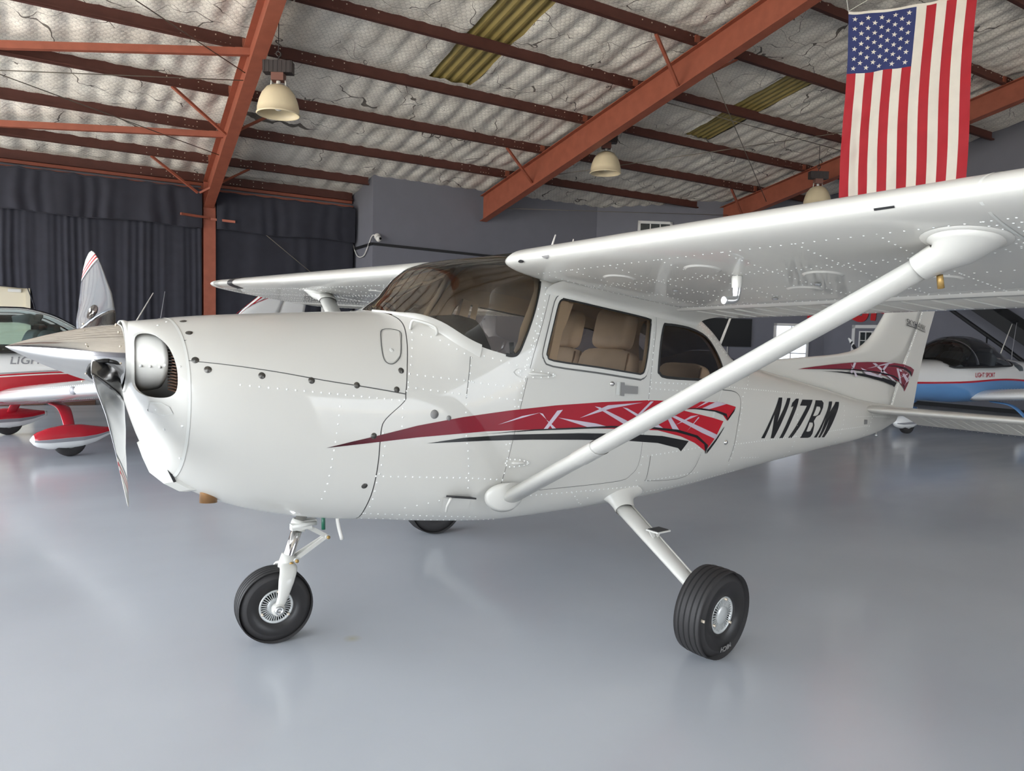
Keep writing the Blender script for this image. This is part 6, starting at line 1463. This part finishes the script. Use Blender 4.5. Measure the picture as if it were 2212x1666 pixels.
    for k in range(3):
        a_ = 2*PI*k/3+(.66 if col != 'lsa_red' else .2); d = Vector((0, math.sin(a_), math.cos(a_))); t = Vector((1, 0, 0)).cross(d)
        def sc(r): 
            ch = np.interp(r, [.08, .2, .5, .74, .81], [.08, .12, .12, .08, .03]); be_ = math.radians(np.interp(r, [.1, .85], [50, 20])); le = t*math.cos(be_)+Vector((-1, 0, 0))*math.sin(be_); nn = d.cross(le)
            return [Vector((-2.58, 0, .97))+d*r+le*(ch/2*math.cos(2*PI*j/12))+nn*(.012*math.sin(2*PI*j/12)) for j in range(12)]
        b = A(MB().loft([sc(r) for r in np.linspace(.08, .66, 9)], True, True, True).build('propeller_blade', 'prop_dark')); S_(MB().loft([sc(r) for r in (.66, .69)], True, True, True).build('tip_band', 'lsa_white'), b); S_(MB().loft([sc(r) for r in (.69, .72)], True, True, True).build('tip_band', 'prop_dark'), b); S_(MB().loft([sc(r) for r in (.72, .77, .81)], True, True, True).build('tip_band', 'lsa_white'), b)
    # aerials
    A(MB().tube([(1.03, 0, 1.27), (1.10, 0, 1.38), (1.44, 0, 1.97)], [.03, .012, .006], 8).build('antenna', 'white_plastic')); A(MB().tube([(1.50, .0, 1.25), (1.51, .0, 1.45), (1.60, .0, 2.0)], [.012, .006, .004], 8).build('antenna', 'lsa_grey'))
    # lettering on the side
    tm = text_mesh('LIGHT SPORT', 1.0, 0, .25, .012); xx = [v.co.x for v in tm.vertices]; a0, a1 = min(xx), max(xx); hh = max(v.co.y for v in tm.vertices); tx0, tw, tz, th_2 = (-.42, .86, 1.035, .082) if col == 'lsa_red' else (-.67, .60, 1.0, .075)
    X = np.array([tx0+(v.co.x-a0)/(a1-a0)*tw for v in tm.vertices]); Z = np.array([tz+v.co.y/hh*th_2 for v in tm.vertices]); P_ = LB.P(X, LB.th(X, Z), np.full(len(X), .004)); tm.vertices.foreach_set('co', P_.ravel().astype(np.float32)); tm.update()
    A(link('side_lettering', tm, text_m))
    return root
def pant(A, c, col, k):
    """wheel fairing with its wheel"""
    def ring(x, zt, zb, w): return [Vector((c.x+x*k, c.y+w*k*math.sin(2*PI*j/20), c.z+(zb+(zt-zb)*(.5+.5*math.cos(2*PI*j/20)))*k)) for j in range(20)]
    st = [(-.40, .055, .035, .006), (-.385, .085, .0, .04), (-.33, .125, -.04, .07), (-.22, .165, -.075, .095), (-.05, .19, -.085, .105), (.12, .185, -.08, .10), (.28, .155, -.03, .07), (.40, .135, .03, .035), (.47, .125, .06, .012)]
    xs = [q[0] for q in st]; rr = [ring(x, *[float(np.interp(x, xs, [q[i] for q in st])) for i in (1, 2, 3)]) for x in np.linspace(-.40, .47, 26)]
    w = A(MB().loft(rr, True, True, True).build('wheel_fairing', 'lsa_white'))
    cap = MB(); rows = []
    for r in rr[1:-1]:
        cc = sum(r, Vector())/20; rows.append([cc+(r[j % 20]-cc)*1.012+Vector((0, 0, .002)) for j in range(-5, 6)])
    cap.loft(rows, False, False, True); o = cap.build('fairing_cap', col); o.parent = w
    rows = []
    for r in rr[1:-1]:
        cc = sum(r, Vector())/20; 
        for s in (0,): rows.append(([cc+(r[j % 20]-cc)*1.016 for j in (-5, -6)], [cc+(r[j % 20]-cc)*1.016 for j in (5, 6)]))
    for i_ in (0, 1): o = MB().loft([q[i_] for q in rows], False, False, True).build('fairing_stripe', 'lsa_grey'); o.parent = w
    R_ = c.z
    ty = A(MB().lathe([(.075, -.045), (R_*.85, -.058), (R_*.96, -.045), (R_, -.02), (R_, .02), (R_*.96, .045), (R_*.85, .058), (.075, .045)], c, (0, -1, 0), 32).build('wheel', 'tyre')); o = MB().lathe([(.075, .04), (.06, .05), (0, .052)], c, (0, -1, 0), 20).build('hub', 'wheel_paint'); o.parent = ty
light_plane(-.115, 10.95, math.atan2(.289, .958), ('lsa_red', 'lsa_red', 'lsa_grey', 'canopy_teal'), 'white and red low wing light airplane behind the propeller')
light_plane(14.13, 7.06, math.atan2(-.059, .998), ('lsa_blue', 'lsa_red', 'lsa_red', 'canopy_smoke'), 'white and blue low wing light airplane behind the tail fin')
